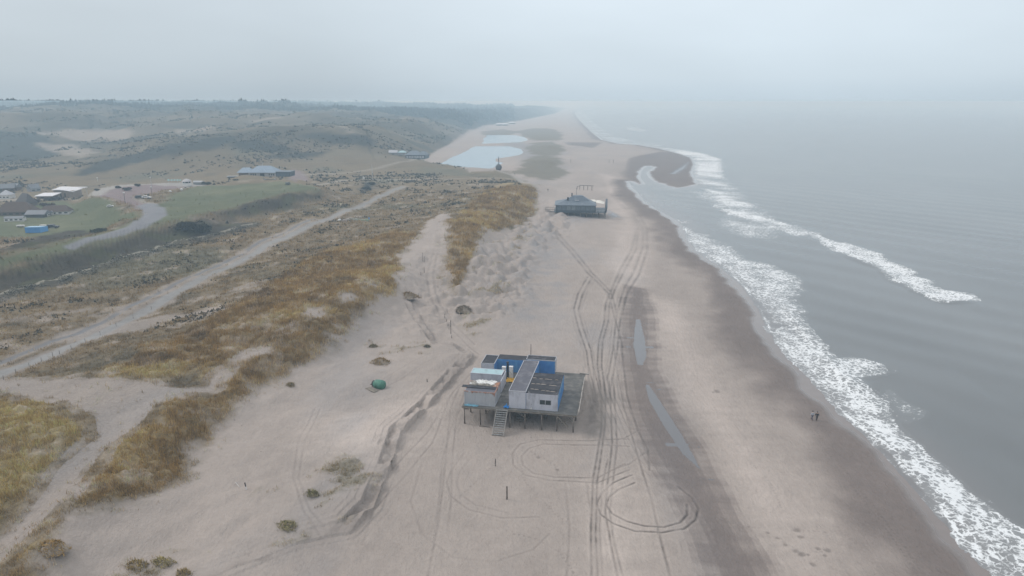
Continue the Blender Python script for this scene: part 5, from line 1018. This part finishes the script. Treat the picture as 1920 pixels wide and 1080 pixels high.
# sand-coloured junk beside the grey track
p = spot(637, 414); o = MB().lathe([(.6, 0), (.8, .3), (.5, .7), (.1, .9)], 10, (0, 0, 0), 1.4, .8).build('white_sack', M['white'], None, True); tag(o, 'rounded white sack beside the grey track', 'sack', p)
dr = np.random.default_rng(5)
for i in range(7):
    u = 646 + i * 7; p = spot(u, 414 + dr.uniform(-1.5, 1.5)); h = dr.uniform(.7, 1.4)
    o = MB().box(-1.1, 1.1, -.5, .5, -.2, h * .7, dr.uniform(-.5, .5), (.3, .15)).build('rubble_heap', PM('pinkish rubble %d' % i, (.36 - .02 * i, .31, .29 - .01 * i), .9, .3, 3)); tag(o, 'low heap of pale pink rubble in the row beside the grey track', 'rubble', p, dr.uniform(-.6, .6), 'rubble heaps beside the grey track')
o = MB().box(-.25, .25, -.2, .2, 0, 1.3).build('blue_crate', M['bluetarp']); tag(o, 'small bright blue crate at the right end of the rubble row', 'crate', spot(692, 413))
# ------------------------------------------------------------------ vegetation
def leaf_mat(name):
    m, nt, N, L, B = nodes(name); L.new(attr(N, 'Col', 'Color'), B.inputs['Base Color']); B.inputs['Roughness'].default_value = .9; B.inputs['Specular IOR Level'].default_value = .1; return m
LEAF = leaf_mat('dry leaves and blades')
def tri_obj(name, V, Cc, parent=None):
    """V (n,3,3) triangles, Cc (n,3) colours"""
    n = len(V); me = bpy.data.meshes.new(name); me.vertices.add(n * 3); me.vertices.foreach_set('co', V.astype(np.float32).ravel()); me.loops.add(n * 3); me.loops.foreach_set('vertex_index', np.arange(n * 3, dtype=np.int32))
    me.polygons.add(n); me.polygons.foreach_set('loop_start', np.arange(n, dtype=np.int32) * 3); a = me.attributes.new('Col', 'FLOAT_COLOR', 'POINT')
    a.data.foreach_set('color', np.repeat(np.concatenate([Cc, np.ones((n, 1))], 1), 3, 0).astype(np.float32).ravel()); me.update(calc_edges=True); me.materials.append(LEAF)
    o = bpy.data.objects.new(name, me); S.collection.objects.link(o)
    if parent: o.parent = parent
    return o
def shrub_leaves(n, rx, ry, h, col, size, seed):
    r = np.random.default_rng(seed); nb = 9; bc = np.stack([r.uniform(-.6, .6, nb) * rx, r.uniform(-.6, .6, nb) * ry, r.uniform(.25, .7, nb) * h], 1); br_ = r.uniform(.3, .55, nb)
    k = r.integers(0, nb, n); d = r.normal(size=(n, 3)); d /= np.linalg.norm(d, axis=1)[:, None]; d[:, 2] = np.abs(d[:, 2]) * .9 - .15
    c = bc[k] + d * br_[k][:, None] * np.array([rx, ry, h]) * r.uniform(.75, 1.0, n)[:, None]
    V = c[:, None, :] + r.normal(size=(n, 3, 3)) * size; V[:, :, 2] = np.maximum(V[:, :, 2], 0)
    return V, np.array(col) * r.uniform(.6, 1.45, n)[:, None] * (1 + .15 * np.sin(k)[:, None])
def shrub(u, v, rx, ry, h, col, lb, cat='shrub', seed=0, n=900, size=.14, name='shrub', group=None):
    p = spot(u, v); t = thing(name, lb, cat, p, 0, group); V, Cc = shrub_leaves(n, rx, ry, h, col, size, seed); tri_obj('foliage', V, Cc, t)
    b = MB()
    for i in range(4): a = i * 1.6 + seed; b.tube((0, 0, -.3), (cos(a) * rx * .4, sin(a) * ry * .4, h * .5), .08, .03, 5)
    b.build('stem', M['post'], t)
DG = (.040, .040, .028); BG = (.085, .066, .045)
for i, a in enumerate([(343, 432, 5, 5, 3.5, DG, 'left one of the dark shrubs in the clump on the heath slope'), (362, 436, 7, 6, 4.5, DG, 'largest dark shrub in the middle of the clump on the heath slope'), (383, 438, 5, 5, 3.2, DG, 'right one of the dark shrubs in the clump on the heath slope'),
     (688, 357, 6, 4, 4.0, (.035, .04, .032), 'dark thicket beside the upper end of the grey track'), (697, 347, 4, 4, 3.0, (.035, .04, .032), 'small dark thicket below the pale lamp pole'),
     (32, 352, 7, 5, 6, (.05, .05, .045), 'bare grey trees at the left edge among the village roofs'), (100, 376, 14, 3, 3, (.045, .04, .035), 'dark hedge along the lane in front of the brick hall'), (60, 381, 9, 4, 4, (.06, .045, .04), 'brown bushes behind the dark barn'), (88, 387, 9, 3, 3.5, (.075, .055, .045), 'brown bushes behind the long low thatched house'),
     (237, 357, 5, 3, 2.4, (.05, .045, .035), 'round brown bush on the island of the red square'), (182, 358, 3, 2, 1.6, (.05, .045, .035), 'low bush at the left end of the square'), (222, 353, 3, 2, 2, DG, 'dark bush on the pale rim of the square'), (258, 349, 2.5, 2, 2, DG, 'small dark bush on the back rim of the square'),
     (387, 346, 5, 3, 2.4, DG, 'dark bushes right of the kiosk shed'), (180, 436, 8, 5, 2.5, (.05, .06, .04), 'low dark scrub at the upper edge of the small meadow')]):
    f = 1 if i in (0, 1, 2) else .55
    shrub(a[0], a[1], a[2] * f, a[3] * f, a[4] * f, a[5], a[6], seed=i, n=1100, size=.30 * f ** .5)
# grassy hummocks standing alone on the sand
def hummock(u, v, rx, ry, h, col, lb, seed):
    p = spot(u, v); rx *= .85; ry *= .85; h *= .8; t = thing('grass_hummock', lb, 'hummock', (p[0], p[1], p[2] - .15), R(-20), 'grass hummocks on the sand'); r = np.random.default_rng(seed); n = 16; b = MB(); vs = []; fs = []
    for j in range(7):
        for i in range(n): a = 2 * pi * i / n; q = 1 - (j / 6) ** 1.6 if j < 6 else .02; w = 1 + .15 * sin(3 * a + seed) + .06 * r.normal(); vs.append((rx * q * w * cos(a), ry * q * w * sin(a), h * .7 * (j / 6)))
    for j in range(6):
        for i in range(n): fs.append((j * n + i, j * n + (i + 1) % n, (j + 1) * n + (i + 1) % n, (j + 1) * n + i))
    b.add(vs, fs).build('sand_core', PM('hummock soil %d' % seed, (.27, .225, .18), .95, .25, 1.5, bump=.5), t, True)
    m = int(150 * rx * ry) + 160; a = r.uniform(0, 2 * pi, m); q = np.sqrt(r.uniform(0, 1, m)) * (1 + .55 * np.maximum(0, np.sin(2 * a + seed) * np.sin(5 * a + 2 * seed))); x = rx * q * np.cos(a); y = ry * q * np.sin(a); z = h * .7 * np.clip(1 - q ** 1.7, 0, 1)
    base = np.stack([x, y, z], 1); tip = base + np.stack([r.normal(.12, .2, m), r.normal(-.25, .2, m), r.uniform(.2, .75, m)], 1) * .9; w = r.normal(size=(m, 3)) * .045; w[:, 2] = 0
    tri_obj('grass', np.stack([base - w, base + w, tip], 1), np.array(col) * 2.1 * r.uniform(.6, 1.5, m)[:, None], t)
for i, a in enumerate([(715, 680, 2.6, 1.7, 2.0, (.17, .125, .065), 'lone grassy hummock on bare sand behind the green buoy'), (870, 582, 3.2, 2.4, 2.4, (.12, .10, .075), 'dark rounded hummock at the foot of the dune entrance'), (766, 556, 3.4, 2.2, 2.3, (.16, .12, .07), 'rounded hummock at the tip of the golden dune'),
    (700, 650, 1.3, 1.0, .9, (.14, .12, .075), 'small hummock between the golden dune and the lone one'), (801, 650, .9, .7, .7, (.12, .11, .085), 'small dark tuft among the scattered driftwood'), (540, 985, 1.6, 1.2, 1.0, (.17, .15, .08), 'green grassy hummock in the lower terrace hollow'),
    (256, 1062, 1.6, 1.3, 1.4, (.17, .13, .06), 'tall grassy hummock at the bottom edge, leftmost of three'), (305, 1055, 1.5, 1.1, 1.1, (.18, .15, .07), 'middle grassy hummock of the three at the bottom edge'), (345, 1075, 1.0, .9, .8, (.18, .14, .07), 'smallest grassy hummock of the three at the bottom edge'),
    (98, 1030, 2.2, 1.6, 2.2, (.19, .13, .055), 'brown grassy mound below the golden dune at bottom left'), (585, 925, 1.2, .9, .8, (.16, .145, .08), 'small hummock at the left end of the grassy terrace'), (545, 722, 1.0, .8, .9, (.15, .12, .07), 'small clump fallen below the golden dune slope')]):
    hummock(*a, seed=i + 3)
# marram grass on the dunes
def marram():
    n = 420000; r_ = np.random.default_rng(11); th = r_.uniform(R(-44), R(20), n); rr = 62 * (420 / 62) ** r_.uniform(0, 1, n); x = rr * np.sin(th); y = rr * np.cos(th)
    col, wet, mar, rough, rut, gold = par_map(cover, [x, y, np.full(n, .5)], 16)
    cl_ = .55 + .9 * fbm(x, y, 2.2, 3, seed=71)
    keep = r_.uniform(0, 1, n) < np.clip(mar * np.clip(cl_, .05, 1) * (1 + gold * .6), 0, 1); x, y, rr, col, gold = x[keep], y[keep], rr[keep], col[keep], gold[keep]
    z = par_map(Hn, [x, y, np.full(len(x), .35)], 8) + .0
    k = 5; N_ = len(x); B_ = np.repeat(np.stack([x, y, z], 1), k, 0); m = len(B_); sc_ = np.repeat((rr / 110) ** .55, k); g = np.repeat(gold, k)
    B_[:, :2] += r_.normal(size=(m, 2)) * .22 * sc_[:, None]; B_[:, 2] += .10
    hgt = (.42 + .30 * g) * r_.uniform(.6, 1.3, m) * np.minimum(sc_, 1.6); lean = np.stack([r_.normal(.18, .22, m), r_.normal(-.28, .22, m)], 1) * hgt[:, None]
    w = r_.uniform(0, pi, m); ww = .055 * sc_ * r_.uniform(.6, 1.4, m); W_ = np.stack([np.cos(w) * ww, np.sin(w) * ww, np.zeros(m)], 1)
    tip = B_ + np.concatenate([lean, hgt[:, None]], 1); B_[:, 2] -= .25
    tone = np.repeat(r_.uniform(.68, 1.40, N_), k) * r_.uniform(.85, 1.2, m)
    cc = np.clip(np.repeat(col, k, 0) * np.array([1.75, 1.58, 1.25]) * tone[:, None], .01, .6)
    o = tri_obj('marram_grass', np.stack([B_ - W_, B_ + W_, tip], 1), cc); o['kind'] = 'stuff'; print('marram tris', m)
marram()
# hedge of scrubby bushes along the foot of the dike
def hedge():
    r_ = np.random.default_rng(12); P = HEDGE; seg = np.linalg.norm(np.diff(P, axis=0), axis=1); cum = np.concatenate([[0], np.cumsum(seg)]); n = 16000; s = r_.uniform(0, cum[-1], n)
    x = np.interp(s, cum, P[:, 0]) + r_.normal(size=n) * 1.3; y = np.interp(s, cum, P[:, 1]) + r_.normal(size=n) * 1.3; z = par_map(Hn, [x, y, np.full(n, .4)], 4)
    z = z + r_.uniform(0, 1, n) * (1.2 + .8 * fbm(x, y, 6, 2, seed=81)); up = r_.uniform(0, 1, n) < .35
    V = np.stack([x, y, z], 1)[:, None, :] + r_.normal(size=(n, 3, 3)) * .22; Cc = np.where(up[:, None], np.array([[.25, .235, .19]]), np.array([[.07, .066, .048]])) * r_.uniform(.6, 1.4, n)[:, None]
    o = tri_obj('scrub_hedge', V, Cc); o['kind'] = 'stuff'
hedge()

# low thorn scrub over the far dunes, bushes in the dune valley and the wood on the horizon hills
def scrub(name, n, r0, r1, th0, th1, wl, thr, size, hgt, cols, seed, per=3):
    r_ = np.random.default_rng(seed); th = r_.uniform(R(th0), R(th1), n); rr = r0 * (r1 / r0) ** r_.uniform(0, 1, n); x = rr * np.sin(th); y = rr * np.cos(th)
    pn_ = fbm(x, y, wl, 4, None, gain=.65, seed=seed); dl = sdf(x, y, LAND, 60.0); ok = (pn_ + .14 * r_.normal(size=n) > thr) & (dl > 10)
    for P in Z_LAWN + Z_PLAZA + Z_PALE: ok &= sdf(x, y, P, 6) < -2
    for P, w in PATHS + [(ROAD, 3.5), (CYCLE, 3), (LANE, 6)]: ok &= line_d(x, y, P, 12)[0] > w + 1
    x, y, rr = x[ok], y[ok], rr[ok]; z = par_map(Hn, [x, y, np.maximum(rr * .0014, .4)], 16); m = len(x); k = per; sz = np.repeat(size * (rr / r0) ** .75 * r_.uniform(.5, 1.4, m), k)[:, None]
    B_ = np.repeat(np.stack([x, y, z], 1), k, 0); c0 = B_ + r_.normal(size=B_.shape) * sz * np.array([1, 1, 0]) * .8
    a = r_.uniform(0, pi, len(B_)); W_ = np.stack([np.cos(a), np.sin(a), np.zeros(len(a))], 1) * sz; tip = c0 + np.array([0, 0, 1]) * sz * hgt + r_.normal(size=B_.shape) * sz * .3; c0[:, 2] -= sz[:, 0] * .25
    tone = np.repeat(r_.uniform(.6, 1.5, m), k)[:, None] * r_.uniform(.8, 1.2, (len(B_), 1)); base = np.array(cols)[np.repeat(r_.integers(0, len(cols), m), k)]
    o = tri_obj(name, np.stack([c0 - W_, c0 + W_, tip], 1), base * tone); o['kind'] = 'stuff'
scrub('valley_scrub', 26000, 170, 460, -42, 2, 16, .28, .38, .9, [(.075, .066, .045), (.10, .085, .055), (.06, .06, .045)], 91)
scrub('dune_scrub', 42000, 440, 1500, -40, 4, 90, .18, .75, .7, [(.060, .060, .045), (.085, .074, .052), (.046, .052, .04)], 92)
scrub('horizon_wood', 60000, 1400, 5000, -40, 0, 260, -.25, 3.2, 1.3, [(.03, .036, .03), (.04, .044, .035)], 93)
import numpy as np, math
F=1280.; CZ=58.; PITCH=math.atan(350/1280)
c,s=math.cos(PITCH),math.sin(PITCH)
def ray(u,v):
    a=(u-960)/F; b=(540-v)/F
    return np.array([a, c+b*s, -s+b*c])
def un(u,v,z=0.):
    d=ray(u,v); t=(z-CZ)/d[2]; return (round(d[0]*t,1),round(d[1]*t,1))
def pr(x,y,z):
    Z=y*c-(z-CZ)*s; up=y*s+(z-CZ)*c
    return 960+F*x/Z, 540-F*up/Z, Z
# ------------------------------------------------------------------ haze
def build_haze():
    X0, X1, Y0, Y1, Z0, Z1 = -14600, 14600, -500, 14600, -6, 59.5
    v = [(x, y, z) for z in (Z0, Z1) for y in (Y0, Y1) for x in (X0, X1)]
    f = [(0, 2, 3, 1), (4, 5, 7, 6), (0, 1, 5, 4), (1, 3, 7, 5), (3, 2, 6, 7), (2, 0, 4, 6)]
    me = bpy.data.meshes.new('haze'); me.from_pydata(v, [], f)
    m = bpy.data.materials.new('sea haze'); m.use_nodes = True; nt = m.node_tree; nt.nodes.clear()
    o_ = nt.nodes.new('ShaderNodeOutputMaterial'); p = nt.nodes.new('ShaderNodeVolumePrincipled')
    p.inputs['Color'].default_value = (.60, .82, 1, 1); p.inputs['Absorption Color'].default_value = (.60, .63, .66, 1); p.inputs['Density'].default_value = HAZE; p.inputs['Anisotropy'].default_value = .1
    nt.links.new(p.outputs[0], o_.inputs['Volume']); me.materials.append(m)
    o = bpy.data.objects.new('haze', me); S.collection.objects.link(o); o['kind'] = 'stuff'
HAZE = 0.00058
build_haze()
